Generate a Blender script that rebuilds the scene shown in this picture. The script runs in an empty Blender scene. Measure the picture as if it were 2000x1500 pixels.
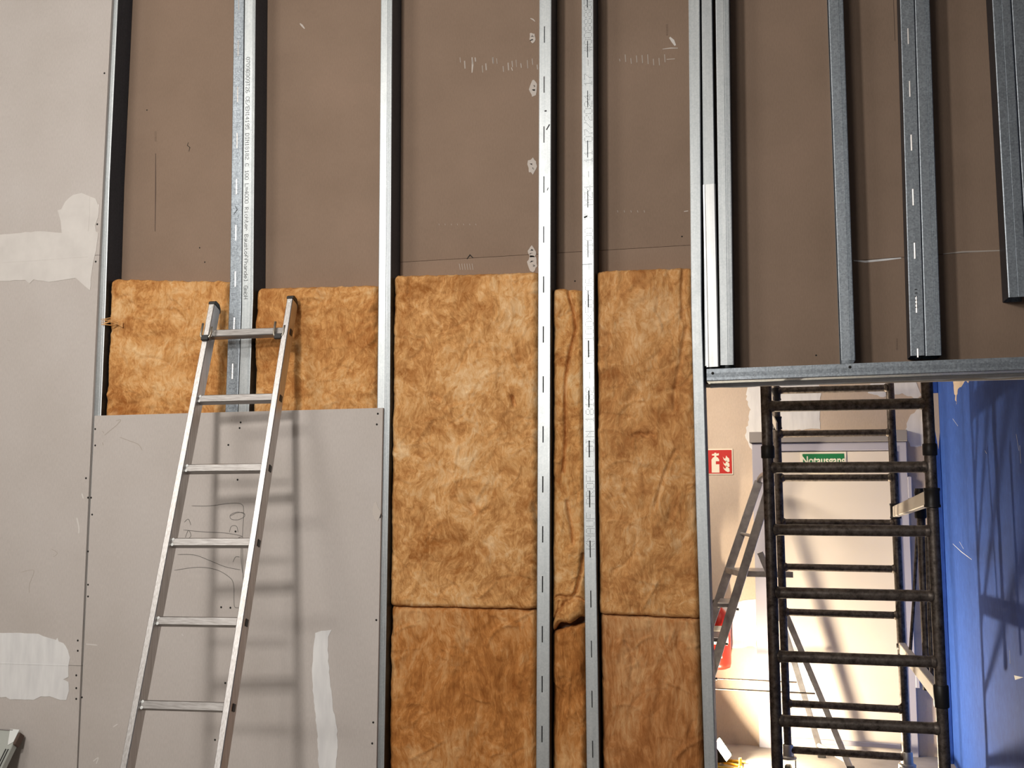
import bpy, bmesh, math, random
import numpy as np
from mathutils import Vector, Matrix, noise
from mathutils.geometry import tessellate_polygon
random.seed(7)
SC = bpy.context.scene
COL = SC.collection
V = Vector

# ------------------------------------------------------------------ camera
F_PX = 2000.0
PITCH, YAW, ROLL = math.radians(5.638), math.radians(14.909), math.radians(-0.1146)
CAM = V((0.0, -3.6, 1.72))
fwd = V((-math.sin(YAW)*math.cos(PITCH), math.cos(YAW)*math.cos(PITCH), math.sin(PITCH)))
rgt0 = V((math.cos(YAW), math.sin(YAW), 0)); up0 = rgt0.cross(fwd)
rgt = rgt0*math.cos(ROLL) + up0*math.sin(ROLL)
upv = up0*math.cos(ROLL) - rgt0*math.sin(ROLL)
cam = bpy.data.cameras.new('camera'); cam_o = bpy.data.objects.new('camera', cam); COL.objects.link(cam_o)
cam.sensor_fit = 'HORIZONTAL'; cam.sensor_width = 36.0; cam.lens = 36.0*F_PX/2000.0
cam.clip_start = 0.05; cam.clip_end = 100
cam_o.matrix_world = Matrix(((rgt.x, upv.x, -fwd.x, CAM.x), (rgt.y, upv.y, -fwd.y, CAM.y), (rgt.z, upv.z, -fwd.z, CAM.z), (0, 0, 0, 1)))
SC.camera = cam_o

# ------------------------------------------------------------------ light
w = bpy.data.worlds.new('world'); SC.world = w; w.use_nodes = True
w.node_tree.nodes['Background'].inputs[0].default_value = (0.80, 0.88, 1.0, 1)
w.node_tree.nodes['Background'].inputs[1].default_value = 0.30

def area(name, loc, target, sx, sy, watts, col):
    l = bpy.data.lights.new(name, 'AREA'); l.shape = 'RECTANGLE'; l.size = sx; l.size_y = sy
    l.energy = watts; l.color = col
    o = bpy.data.objects.new(name, l); COL.objects.link(o); o.location = loc
    o.rotation_euler = (V(target)-V(loc)).to_track_quat('-Z', 'Y').to_euler()
    return o
area('hall_and_added_light', (-1.78, -3.25, 3.15), (-1.5, 0, 1.5), 0.28, 0.28, 54, (1.0, 0.94, 0.87))
area('hall_and_added_light', (-1.42, -5.2, 2.75), (-1.4, 0, 1.5), 0.9, 0.35, 50, (1.0, 0.94, 0.87))
area('hall_and_added_light', (-3.6, -3.4, 4.35), (-3.2, 0, 2.6), 1.2, 0.3, 40, (1.0, 0.95, 0.88))  # unseen lamp added to brighten the upper left of the partition
area('store_fill', (-1.2, 2.3, 2.6), (0.2, 3.56, 1.6), 0.5, 0.3, 15, (1.0, 0.86, 0.70)).data.spread = math.radians(110)  # unseen fill light, added to brighten the back wall

SC.view_settings.view_transform = 'Standard'; SC.view_settings.look = 'None'
SC.view_settings.gamma = 1; SC.view_settings.use_curve_mapping = False
SC.view_settings.exposure = 0.0

# ------------------------------------------------------------------ helpers
def W(px, py, y):
    """the point of the world plane at depth y that the photograph shows at pixel (px, py)"""
    d = fwd*F_PX + rgt*(px-1000) - upv*(py-750)
    return CAM + d*((y-CAM.y)/d.y)
def WX(px, py, x):
    d = fwd*F_PX + rgt*(px-1000) - upv*(py-750)
    return CAM + d*((x-CAM.x)/d.x)
def wloc(o):
    l = V((0, 0, 0))
    while o: l += o.location; o = o.parent
    return l
def tag(o, label=None, cat=None, group=None, kind=None):
    if label: o['label'] = label
    if cat: o['category'] = cat
    if group: o['group'] = group
    if kind: o['kind'] = kind
    return o
def thing(name, loc, label=None, cat=None, group=None, kind=None):
    o = bpy.data.objects.new(name, None); COL.objects.link(o); o.location = loc
    o.empty_display_size = 0.1
    return tag(o, label, cat, group, kind)
def build(bm, name, mat, parent=None, smooth=False, solid=0):
    bmesh.ops.recalc_face_normals(bm, faces=bm.faces)
    if parent is not None: bmesh.ops.translate(bm, verts=bm.verts, vec=-wloc(parent))
    me = bpy.data.meshes.new(name); bm.to_mesh(me); bm.free()
    if smooth:
        for p in me.polygons: p.use_smooth = True
    me.materials.append(mat)
    o = bpy.data.objects.new(name, me); COL.objects.link(o)
    if parent is not None: o.parent = parent
    if solid:
        s = o.modifiers.new('thickness', 'SOLIDIFY'); s.thickness = solid; s.offset = -1
    return o
def auto_smooth(o, ang=40):
    me = o.data
    for p in me.polygons: p.use_smooth = True
    bm = bmesh.new(); bm.from_mesh(me)
    for e in bm.edges:
        e.smooth = e.calc_face_angle(3.2) < math.radians(ang)
    bm.to_mesh(me); bm.free(); return o
def share(src, name, loc, parent=None):
    o = bpy.data.objects.new(name, src.data); COL.objects.link(o)
    o.parent = parent; o.location = V(loc) - (wloc(parent) if parent else V((0, 0, 0)))
    return o
def obox(bm, c, ax, ay, az, sx, sy, sz, bev=0):
    ax, ay, az = V(ax).normalized(), V(ay).normalized(), V(az).normalized(); c = V(c)
    vs = [bm.verts.new(c+ax*(i*sx/2)+ay*(j*sy/2)+az*(k*sz/2)) for i in (-1, 1) for j in (-1, 1) for k in (-1, 1)]
    fs = [bm.faces.new([vs[i] for i in q]) for q in ((0, 1, 3, 2), (4, 6, 7, 5), (0, 4, 5, 1), (2, 3, 7, 6), (0, 2, 6, 4), (1, 5, 7, 3))]
    if bev:
        es = list({e for f in fs for e in f.edges})
        bmesh.ops.bevel(bm, geom=es, offset=bev, segments=1, affect='EDGES')
def box(bm, x0, x1, y0, y1, z0, z1, bev=0):
    obox(bm, ((x0+x1)/2, (y0+y1)/2, (z0+z1)/2), (1, 0, 0), (0, 1, 0), (0, 0, 1), x1-x0, y1-y0, z1-z0, bev)
def tube(bm, pts, r, seg=16, cap=True, r2=None):
    pts = [V(p) for p in pts]; rings = []; nrm = None
    for i, p in enumerate(pts):
        t = (pts[min(i+1, len(pts)-1)]-pts[max(i-1, 0)]).normalized()
        if nrm is None: nrm = t.orthogonal().normalized()
        nrm = (nrm - t*nrm.dot(t)).normalized(); b = t.cross(nrm)
        rr = r if r2 is None else r+(r2-r)*i/(len(pts)-1)
        rings.append([bm.verts.new(p+(nrm*math.cos(2*math.pi*k/seg)+b*math.sin(2*math.pi*k/seg))*rr) for k in range(seg)])
    for a, b in zip(rings, rings[1:]):
        for k in range(seg): bm.faces.new((a[k], a[(k+1) % seg], b[(k+1) % seg], b[k]))
    if cap: bm.faces.new(rings[0][::-1]); bm.faces.new(rings[-1])
def lathe(bm, base, axis, prof, seg=24):
    axis = V(axis).normalized(); n = axis.orthogonal().normalized(); b = axis.cross(n); base = V(base); rings = []
    for r, h in prof:
        rings.append([bm.verts.new(base+axis*h+(n*math.cos(2*math.pi*k/seg)+b*math.sin(2*math.pi*k/seg))*max(r, 1e-4)) for k in range(seg)])
    for a, c in zip(rings, rings[1:]):
        for k in range(seg): bm.faces.new((a[k], a[(k+1) % seg], c[(k+1) % seg], c[k]))
    bm.faces.new(rings[0][::-1]); bm.faces.new(rings[-1])
def prism(bm, pts, off):
    """a flat polygon pts given thickness by the vector off"""
    pts = [V(p) for p in pts]; off = V(off)
    a = [bm.verts.new(p) for p in pts]; b = [bm.verts.new(p+off) for p in pts]
    n = len(a)
    if n <= 4:
        bm.faces.new(a); bm.faces.new(b[::-1])
    else:
        for t in tessellate_polygon([pts]):
            try: bm.faces.new([a[i] for i in t]); bm.faces.new([b[i] for i in reversed(t)])
            except ValueError: pass
    for i in range(n): bm.faces.new((a[i], b[i], b[(i+1) % n], a[(i+1) % n]))
def ribbon(bm, pts, width, off):
    pts = [V(p) for p in pts]; o = V(off); L = []
    for i, p in enumerate(pts):
        t = (pts[min(i+1, len(pts)-1)]-pts[max(i-1, 0)]).normalized()
        s = t.cross(o).normalized()*width/2
        if i in (0, len(pts)-1): s = s*0.5
        L.append((p-s, p+s))
    for (a, b), (c, d) in zip(L, L[1:]):
        vs = [bm.verts.new(q) for q in (a, b, d, c)]; ws = [bm.verts.new(V(q)+o) for q in (a, b, d, c)]
        bm.faces.new(vs[::-1]); bm.faces.new(ws)
        for i in range(4): bm.faces.new((vs[i], vs[(i+1) % 4], ws[(i+1) % 4], ws[i]))
def smooth_pts(pts, n=6):
    out = []; P = [V((p[0], p[1], 0)) for p in pts]
    for i in range(len(P)-1):
        p0, p1, p2, p3 = P[max(i-1, 0)], P[i], P[i+1], P[min(i+2, len(P)-1)]
        for k in range(n):
            t = k/n
            q = 0.5*((2*p1)+(p2-p0)*t+(2*p0-5*p1+4*p2-p3)*t*t+(3*p1-p0-3*p2+p3)*t**3)
            out.append((q.x, q.y))
    out.append((P[-1].x, P[-1].y)); return out
def ragged(poly, step=7, amp=1.2, seed=0):
    rnd = random.Random(seed); out = []
    for (x0, y0), (x1, y1) in zip(poly, poly[1:]+poly[:1]):
        n = max(1, int(math.hypot(x1-x0, y1-y0)/step))
        for k in range(n):
            t = k/n; out.append((x0+(x1-x0)*t+rnd.uniform(-amp, amp)*(k > 0), y0+(y1-y0)*t+rnd.uniform(-amp, amp)*(k > 0)))
    return out
def patch(name, poly, y, mat, parent, thick=0.0015, step=7, amp=1.2, seed=0):
    bm = bmesh.new(); prism(bm, [W(px, py, y) for px, py in ragged(poly, step, amp, seed)], (0, -thick, 0))
    return build(bm, name, mat, parent)

# ------------------------------------------------------------------ materials
def mat(name, col, rough=0.6, metal=0.0, spec=0.5):
    m = bpy.data.materials.new(name); m.use_nodes = True
    b = m.node_tree.nodes['Principled BSDF']
    b.inputs['Base Color'].default_value = (*col, 1); b.inputs['Roughness'].default_value = rough
    b.inputs['Metallic'].default_value = metal; b.inputs['Specular IOR Level'].default_value = spec
    return m
def nd(m, t, **k):
    n = m.node_tree.nodes.new(t)
    for a, v in k.items():
        if a.startswith('i_'): n.inputs[a[2:]].default_value = v
        else: setattr(n, a, v)
    return n
def lk(m, a, b): m.node_tree.links.new(a, b)
def coords(m, scale=(1, 1, 1), rnd=False):
    tc = nd(m, 'ShaderNodeTexCoord'); mp = nd(m, 'ShaderNodeMapping'); mp.inputs['Scale'].default_value = scale
    lk(m, tc.outputs['Object'], mp.inputs['Vector'])
    if rnd:
        oi = nd(m, 'ShaderNodeObjectInfo'); mu = nd(m, 'ShaderNodeMath', operation='MULTIPLY'); mu.inputs[1].default_value = 37.0
        lk(m, oi.outputs['Random'], mu.inputs[0]); lk(m, mu.outputs[0], mp.inputs['Location'])
    return mp.outputs[0]
def ramp(m, fac, stops):
    r = nd(m, 'ShaderNodeValToRGB'); e = r.color_ramp.elements
    while len(e) < len(stops): e.new(0.5)
    for el, (p, c) in zip(e, stops): el.position = p; el.color = (*c, 1)
    lk(m, fac, r.inputs[0]); return r.outputs[0]
def mix(m, fac, a, b, mode='MIX'):
    n = nd(m, 'ShaderNodeMix', data_type='RGBA', blend_type=mode)
    for s, v in ((n.inputs[0], fac), (n.inputs[6], a), (n.inputs[7], b)):
        if isinstance(v, (int, float)): s.default_value = v
        elif isinstance(v, tuple): s.default_value = (*v, 1)
        else: lk(m, v, s)
    return n.outputs[2]
def bump(m, h, strength, dist):
    b = nd(m, 'ShaderNodeBump'); b.inputs['Strength'].default_value = strength; b.inputs['Distance'].default_value = dist
    lk(m, h, b.inputs['Height']); lk(m, b.outputs[0], m.node_tree.nodes['Principled BSDF'].inputs['Normal'])
def setc(m, sock, inp='Base Color'): lk(m, sock, m.node_tree.nodes['Principled BSDF'].inputs[inp])
def nz(m, vec, scale, detail=4, rough=0.55, dist=0.0, kind=None):
    n = nd(m, 'ShaderNodeTexNoise')
    if kind: n.noise_type = kind; n.normalize = True
    n.inputs['Scale'].default_value = scale; n.inputs['Detail'].default_value = detail
    n.inputs['Roughness'].default_value = rough; n.inputs['Distortion'].default_value = dist
    lk(m, vec, n.inputs['Vector']); return n.outputs[0]

def board_mat(name, a, b, c):
    m = mat(name, a, 0.85, 0, 0.25); v = coords(m, rnd=True)
    big = nz(m, v, 2.2, 4, 0.6); fib = nz(m, coords(m, (1, 1, 0.25)), 240, 2)
    col = ramp(m, big, [(0.3, a), (0.55, b), (0.75, c)])
    setc(m, mix(m, 0.10, col, ramp(m, fib, [(0.35, (0.25,)*3), (0.65, (1, 1, 1))]), 'MULTIPLY'))
    bump(m, fib, 0.08, 0.0005); return m
M_BOARD = board_mat('grey plasterboard paper', (0.505, 0.462, 0.432), (0.540, 0.497, 0.470), (0.56, 0.52, 0.495))
M_BROWN = board_mat('brown plasterboard back paper', (0.245, 0.172, 0.125), (0.275, 0.195, 0.143), (0.30, 0.21, 0.155))
M_CREAM = board_mat('cream wall', (0.56, 0.455, 0.36), (0.60, 0.49, 0.395), (0.64, 0.53, 0.43))
M_EDGE = mat('plaster core', (0.72, 0.66, 0.58), 0.9)
M_COMP = mat('white joint compound', (0.66, 0.63, 0.60), 0.75)
_v = coords(M_COMP, (1, 1, 0.15)); bump(M_COMP, nz(M_COMP, _v, 60, 3), 0.25, 0.002)
setc(M_COMP, ramp(M_COMP, nz(M_COMP, coords(M_COMP), 9, 4), [(0.3, (0.60, 0.57, 0.545)), (0.7, (0.69, 0.66, 0.63))]))
M_COMPW = mat('bright joint compound', (0.78, 0.78, 0.78), 0.7)
setc(M_COMPW, ramp(M_COMPW, nz(M_COMPW, coords(M_COMPW, (1, 1, 0.2)), 25, 4), [(0.3, (0.66, 0.66, 0.67)), (0.7, (0.80, 0.80, 0.80))]))
M_SMEAR = mat('thin plaster smear', (0.42, 0.37, 0.33), 0.8)
M_TORN = mat('torn paper', (0.55, 0.50, 0.46), 0.9)
M_DARK = mat('black hole', (0.012, 0.011, 0.010), 0.9)
M_PENCIL = mat('pencil lead', (0.16, 0.15, 0.14), 0.8)
M_PRINT = mat('brown stamp ink', (0.10, 0.065, 0.05), 0.8)

def zinc(name, base, rough, var=0.06, dust=0.0):
    m = mat(name, base, rough, 1.0); v = coords(m, rnd=True)
    vo = nd(m, 'ShaderNodeTexVoronoi'); vo.inputs['Scale'].default_value = 190; lk(m, v, vo.inputs['Vector'])
    bw = nd(m, 'ShaderNodeRGBToBW'); lk(m, vo.outputs['Color'], bw.inputs[0]); c1 = mix(m, var*2, base, bw.outputs[0], 'OVERLAY')
    st = nz(m, coords(m, (40, 40, 0.8), rnd=True), 3, 3)
    c2 = mix(m, 0.35, c1, ramp(m, st, [(0.3, (0.62, 0.66, 0.70)), (0.7, (1, 1, 1))]), 'MULTIPLY')
    setc(m, c2)
    r = nz(m, v, 14, 5); mr = nd(m, 'ShaderNodeMapRange'); mr.inputs[3].default_value = rough-0.07; mr.inputs[4].default_value = rough+0.09
    lk(m, r, mr.inputs[0]); setc(m, mr.outputs[0], 'Roughness'); return m
M_ZINC = zinc('galvanised steel', (0.58, 0.615, 0.63), 0.50)
M_ZINCN = zinc('new galvanised steel', (0.80, 0.82, 0.82), 0.46)
M_ZINC2 = zinc('dull galvanised steel', (0.36, 0.40, 0.44), 0.50, 0.12)
M_WEB = zinc('shaded zinc web', (0.085, 0.105, 0.145), 0.45)  # darker copy of the zinc; shade on the webs is put into the colour
M_ALU = mat('ladder aluminium', (0.66, 0.64, 0.63), 0.46, 1.0)
M_RUNG = mat('shaded rung aluminium', (0.36, 0.34, 0.33), 0.5, 1.0)  # darker copy of the ladder aluminium, with the rungs' shade in its colour
setc(M_RUNG, ramp(M_RUNG, nz(M_RUNG, coords(M_RUNG, (2, 60, 60), True), 4, 4), [(0.3, (0.25, 0.235, 0.225)), (0.7, (0.40, 0.385, 0.375))]))
_s = nz(M_ALU, coords(M_ALU, (60, 60, 2), True), 4, 4)
setc(M_ALU, ramp(M_ALU, _s, [(0.3, (0.42, 0.40, 0.385)), (0.7, (0.63, 0.615, 0.61))]))
M_ALU2 = mat('step ladder aluminium', (0.40, 0.39, 0.40), 0.42, 1.0)
setc(M_ALU2, ramp(M_ALU2, nz(M_ALU2, coords(M_ALU2), 18, 4), [(0.3, (0.30, 0.29, 0.30)), (0.7, (0.50, 0.49, 0.50))]))
M_STEEL = mat('dark scaffold steel', (0.07, 0.06, 0.055), 0.42, 0.75)
_n = nz(M_STEEL, coords(M_STEEL, rnd=True), 38, 6, 0.7)
setc(M_STEEL, ramp(M_STEEL, _n, [(0.30, (0.03, 0.024, 0.020)), (0.50, (0.12, 0.10, 0.088)), (0.66, (0.19, 0.165, 0.145)), (0.78, (0.32, 0.28, 0.24))]))
setc(M_STEEL, ramp(M_STEEL, _n, [(0.3, (0.6,)*3), (0.7, (0.34,)*3)]), 'Roughness'); bump(M_STEEL, _n, 0.25, 0.002)
M_SLEEVE = mat('black coupling steel', (0.030, 0.028, 0.027), 0.45, 0.6)
M_CASTER = mat('galvanised caster', (0.55, 0.54, 0.52), 0.45, 0.9)
M_RUBBER = mat('black plastic', (0.018, 0.017, 0.017), 0.5)
M_CLAW = mat('lamplit claw steel', (0.62, 0.57, 0.50), 0.55, 0.3)  # pale colour stands in for lamplight on the claws and side beams
M_HOOK = mat('hook wire', (0.60, 0.56, 0.48), 0.35, 1.0)
M_BLUE = mat('blue wall paint', (0.06, 0.13, 0.46), 0.75, 0, 0.2)
_v = coords(M_BLUE, (1, 0.5, 0.35)); _b = nz(M_BLUE, _v, 55, 5, 0.7)
setc(M_BLUE, ramp(M_BLUE, _b, [(0.3, (0.022, 0.066, 0.285)), (0.6, (0.031, 0.090, 0.37)), (0.8, (0.055, 0.125, 0.43))])); bump(M_BLUE, _b, 0.2, 0.002)
M_DOOR = mat('cream door lacquer', (0.70, 0.63, 0.55), 0.45)
M_FRAME = mat('grey door frame lacquer', (0.42, 0.41, 0.47), 0.4)
M_FRAMEL = mat('light frame edge', (0.72, 0.72, 0.80), 0.4)
M_LINTEL = mat('grey brown lintel', (0.27, 0.25, 0.24), 0.7)
M_RED = mat('sign red', (0.52, 0.022, 0.018), 0.45)
M_GREEN = mat('sign green', (0.010, 0.17, 0.055), 0.45)
M_SIGNW = mat('sign cream', (0.82, 0.76, 0.62), 0.5)
M_EXTRED = mat('extinguisher red', (0.62, 0.03, 0.015), 0.32)
M_YEL = mat('yellow lamp paint', (0.72, 0.44, 0.03), 0.4)
M_FLOOR = mat('grey screed', (0.40, 0.36, 0.32), 0.75)
setc(M_FLOOR, ramp(M_FLOOR, nz(M_FLOOR, coords(M_FLOOR), 3, 8, 0.65), [(0.3, (0.30, 0.27, 0.24)), (0.7, (0.46, 0.42, 0.38))]))
M_CEIL = mat('white ceiling', (0.70, 0.69, 0.67), 0.9)
M_GLASS = mat('wrapped glass pane', (0.40, 0.42, 0.39), 0.25, 0, 0.6)
M_FILM = mat('white corner film', (0.74, 0.76, 0.75), 0.35)

def wool(name, dark, mid, light, streak=0.0):
    m = mat(name, mid, 0.95, 0, 0.1)
    v = coords(m, (1, 1, 1-0.55*streak), True)
    # a warped domain gives the swirled fibre look
    wn = nd(m, 'ShaderNodeTexNoise'); wn.inputs['Scale'].default_value = 5.5; wn.inputs['Detail'].default_value = 3
    lk(m, v, wn.inputs['Vector'])
    sc = nd(m, 'ShaderNodeVectorMath', operation='SCALE'); sc.inputs['Scale'].default_value = 0.15
    lk(m, wn.outputs['Color'], sc.inputs[0])
    ad = nd(m, 'ShaderNodeVectorMath', operation='ADD'); lk(m, v, ad.inputs[0]); lk(m, sc.outputs[0], ad.inputs[1])
    vv = ad.outputs[0]
    big = nz(m, vv, 5.0, 3, 0.55, 0.3)
    mid_n = nz(m, vv, 19, 6, 0.66, 0.8)
    mp = nd(m, 'ShaderNodeMapping'); mp.inputs['Scale'].default_value = (1, 1, 0.30); mp.inputs['Rotation'].default_value = (0, 0.6-0.6*streak, 0)
    lk(m, vv, mp.inputs['Vector'])
    fib = nz(m, mp.outputs[0], 85, 8, 0.74, 0.7)
    wis = nz(m, vv, 7.5, 7, 0.62, 0.5, 'RIDGED_MULTIFRACTAL')
    t = mix(m, 0.50, big, mid_n); t = mix(m, 0.34, t, fib)
    c = ramp(m, t, [(0.385, dark), (0.462, tuple(0.45*d+0.55*k for d, k in zip(dark, mid))), (0.505, mid), (0.575, tuple(0.5*d+0.5*k for d, k in zip(light, mid))), (0.645, light)])
    cl = nz(m, vv, 9.0, 4, 0.6, 0.4); cr_ = nd(m, 'ShaderNodeMapRange'); cr_.inputs[1].default_value = 0.60; cr_.inputs[2].default_value = 0.74; cr_.inputs[4].default_value = 0.60; lk(m, cl, cr_.inputs[0]); c = mix(m, cr_.outputs[0], c, dark)
    wr_ = nd(m, 'ShaderNodeMapRange'); wr_.inputs[1].default_value = 0.50; wr_.inputs[2].default_value = 0.95; wr_.inputs[4].default_value = 0.40; lk(m, wis, wr_.inputs[0])
    c = mix(m, wr_.outputs[0], c, light)
    setc(m, c); bump(m, mix(m, 0.5, fib, mid_n), 0.6, 0.010)
    return m
M_WOOL = wool('light mineral wool', (0.35, 0.135, 0.035), (0.66, 0.350, 0.132), (0.86, 0.62, 0.36))
M_WOOLD = wool('brown mineral wool', (0.27, 0.090, 0.020), (0.50, 0.210, 0.060), (0.74, 0.44, 0.20), 0.7)
M_WOOLG = wool('golden mineral wool', (0.34, 0.122, 0.030), (0.63, 0.320, 0.112), (0.84, 0.58, 0.31))
M_WOOLR = wool('tan mineral wool', (0.34, 0.130, 0.038), (0.60, 0.305, 0.112), (0.82, 0.56, 0.31), 0.3)
M_WOOLH = wool('dark tan mineral wool', (0.27, 0.092, 0.024), (0.47, 0.205, 0.072), (0.70, 0.42, 0.20), 0.9)

# ------------------------------------------------------------------ dot-matrix lettering
FONT = {
'A':'01110 10001 10001 11111 10001 10001 10001','B':'11110 10001 10001 11110 10001 10001 11110','C':'01110 10001 10000 10000 10000 10001 01110',
'D':'11110 10001 10001 10001 10001 10001 11110','E':'11111 10000 10000 11110 10000 10000 11111','F':'11111 10000 10000 11110 10000 10000 10000',
'G':'01110 10001 10000 10111 10001 10001 01111','H':'10001 10001 10001 11111 10001 10001 10001','I':'01110 00100 00100 00100 00100 00100 01110',
'K':'10001 10010 10100 11000 10100 10010 10001','L':'10000 10000 10000 10000 10000 10000 11111','M':'10001 11011 10101 10101 10001 10001 10001',
'N':'10001 11001 10101 10011 10001 10001 10001','O':'01110 10001 10001 10001 10001 10001 01110','P':'11110 10001 10001 11110 10000 10000 10000',
'R':'11110 10001 10001 11110 10100 10010 10001','T':'11111 00100 00100 00100 00100 00100 00100','U':'10001 10001 10001 10001 10001 10001 01110',
'W':'10001 10001 10001 10101 10101 11011 10001','Z':'11111 00001 00010 00100 01000 10000 11111',
'0':'01110 10001 10001 10001 10001 10001 01110','1':'00100 01100 00100 00100 00100 00100 01110','2':'01110 10001 00001 00110 01000 10000 11111',
'3':'11110 00001 00001 01110 00001 00001 11110','4':'00010 00110 01010 10010 11111 00010 00010','5':'11111 10000 11110 00001 00001 10001 01110',
'6':'01110 10000 10000 11110 10001 10001 01110','7':'11111 00001 00010 00100 01000 01000 01000','8':'01110 10001 10001 01110 10001 10001 01110',
'9':'01110 10001 10001 01111 00001 00001 01110','-':'00000 00000 00000 11111 00000 00000 00000','/':'00001 00001 00010 00100 01000 10000 10000',
'*':'00000 10001 01010 00100 01010 10001 00000','=':'00000 00000 11111 00000 11111 00000 00000','#':'01010 01010 11111 01010 11111 01010 01010',
'i':'00100 00000 01100 00100 00100 00100 01110','c':'00000 00000 01110 10001 10000 10001 01110','h':'10000 10000 10110 11001 10001 10001 10001',
't':'01000 01000 11100 01000 01000 01001 00110','e':'00000 00000 01110 10001 11111 10000 01110','r':'00000 00000 10110 11001 10000 10000 10000',
'a':'00000 00000 01110 00001 01111 10001 01111','u':'00000 00000 10001 10001 10001 10011 01101','s':'00000 00000 01111 10000 01110 00001 11110',
'o':'00000 00000 01110 10001 10001 10001 01110','f':'00110 01001 01000 11100 01000 01000 01000','n':'00000 00000 10110 11001 10001 10001 10001',
'd':'00001 00001 01101 10011 10001 10001 01111','l':'01100 00100 00100 00100 00100 00100 01110','m':'00000 00000 11010 10101 10101 10101 10101',
'b':'10000 10000 10110 11001 10001 10001 11110'}
def dots(text, start, adv, upd, pitch, cell_w, cell_h, dot, off):
    """dot-matrix lettering: adv/upd = reading and letter-up directions, off = thickness vector"""
    bm = bmesh.new(); adv, upd, off = V(adv).normalized(), V(upd).normalized(), V(off)
    for i, ch in enumerate(text):
        if ch == ' ': continue
        for r, row in enumerate(FONT[ch].split()):
            for c, bit in enumerate(row):
                if bit == '1':
                    p = V(start)+adv*(i*pitch+c*cell_w/4)+upd*((3-r)*cell_h/6)
                    a, b = adv*dot/2, upd*dot/2
                    q = [bm.verts.new(p+off+s) for s in (-a-b, a-b, a+b, -a+b)]
                    bm.faces.new(q)
    return bm

# ------------------------------------------------------------------ the room shell
def slab(name, dims, m):
    bm = bmesh.new(); box(bm, *dims); return tag(build(bm, name, m), kind='structure')
slab('floor', (-5.2, 3.2, -8.2, 3.75, -0.12, 0.0), M_FLOOR)
slab('ceiling_hall', (-5.2, 3.2, -8.2, 0.125, 4.5, 4.65), M_CEIL)
slab('ceiling_store', (-2.0, 1.15, 0.13, 3.75, 2.80, 2.92), M_CEIL)
slab('wall_hall_left', (-5.2, -5.05, -8.0, 0.0, 0, 4.5), M_CEIL)
M_NAVY = mat('dark blue hall wall', (0.06, 0.085, 0.16), 0.7)
slab('wall_hall_front', (-5.2, 2.35, -8.2, -8.0, 0, 4.5), M_NAVY)
slab('wall_hall_right', (2.2, 2.35, -8.0, -0.0, 0, 4.5), M_NAVY)
slab('wall_store_left', (-2.0, -1.88, 0.14, 3.56, 0, 2.80), M_CREAM)

# ---- end wall of the store room (the wall with the emergency door), boards and filler on it
YB = 3.56
wb = slab('wall_back', (-2.0, 0.97, YB, YB+0.14, 0, 2.80), M_CREAM)
patch('joint_compound', [(1462, 728), (1457, 780), (1466, 800), (1455, 850), (1462, 868), (1470, 880), (1492, 884), (1500, 728)], YB, M_COMPW, wb, 0.002, 5, 2.0, 1)
patch('joint_compound', [(1500, 728), (1500, 840), (1602, 838), (1600, 790), (1604, 770), (1596, 728)], YB, M_COMPW, wb, 0.002, 6, 2.0, 2)
patch('joint_compound', [(1702, 742), (1695, 768), (1725, 776), (1762, 768), (1790, 780), (1800, 772), (1780, 728), (1716, 735)], YB, M_COMPW, wb, 0.002, 6, 1.5, 3)
patch('joint_compound', [(1776, 815), (1768, 840), (1778, 872), (1835, 872), (1835, 790), (1790, 800)], YB, M_COMPW, wb, 0.002, 6, 1.5, 4)
patch('joint_compound', [(1411, 1262), (1440, 1266), (1470, 1262), (1478, 1266), (1478, 1170), (1411, 1180)], YB, M_COMPW, wb, 0.001, 8, 1.5, 5)
bm = bmesh.new(); ribbon(bm, [W(1776, 851, YB), W(1800, 855, YB), W(1833, 853, YB)], 0.004, (0, -0.0008, 0)); build(bm, 'crack', M_PENCIL, wb)

# ---- blue wall on the right, its unpainted torn top and corner post
XB = 0.955
wr = slab('wall_right', (XB, XB+0.14, 0.14, YB, 0, 2.80), M_BLUE)
bm = bmesh.new()
pts = [(1862, 700), (1862, 748), (1868, 790), (1871, 760), (1880, 752), (1886, 742), (1891, 748), (1896, 728), (1904, 738), (1906, 724), (1930, 726), (1934, 732), (1938, 720), (1990, 722), (1996, 728), (2006, 718), (2006, 690)]
prism(bm, [WX(px, py, XB) for px, py in ragged(pts, 4, 1.3, 9)], (-0.001, 0, 0)); build(bm, 'bare_board', M_CREAM, wr)
def scratch(name, P, wd):
    bm = bmesh.new(); ribbon(bm, [WX(px, py, XB) for px, py in P], wd, (-0.0008, 0, 0)); build(bm, name, M_FILM, wr)
for P in ([(1861, 1062), (1878, 1078), (1898, 1093)], [(1874, 1058), (1882, 1072)], [(1861, 818), (1871, 832)], [(1985, 848), (1990, 880)], [(1924, 880), (1927, 886)], [(1992, 870), (1994, 905)], [(1972, 1270), (1973, 1296)]): scratch('paint_scratch', P, 0.004)
bm = bmesh.new(); prism(bm, [WX(px, py, XB) for px, py in ((1981, 1319), (1999, 1323), (1983, 1328))], (-0.001, 0, 0)); build(bm, 'paint_chip', M_FILM, wr)
bm = bmesh.new()
p0 = WX(1836, 1476, XB-0.03)
box(bm, XB-0.035, XB, YB-0.16, YB, 0, 2.8, 0.004)
tr = tag(build(bm, 'trim_1', M_BLUE), kind='structure')
patch_bm = bmesh.new()
prism(patch_bm, [V((XB-0.035, YB-0.16+a, b)) for a, b in ((0.004, 2.30), (0.004, 2.07), (0.03, 2.10), (0.05, 2.0), (0.07, 2.13), (0.10, 2.05), (0.12, 2.16), (0.155, 2.14), (0.155, 2.30))], (-0.001, 0, 0)); build(patch_bm, 'bare_board', M_CREAM, tr)
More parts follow.
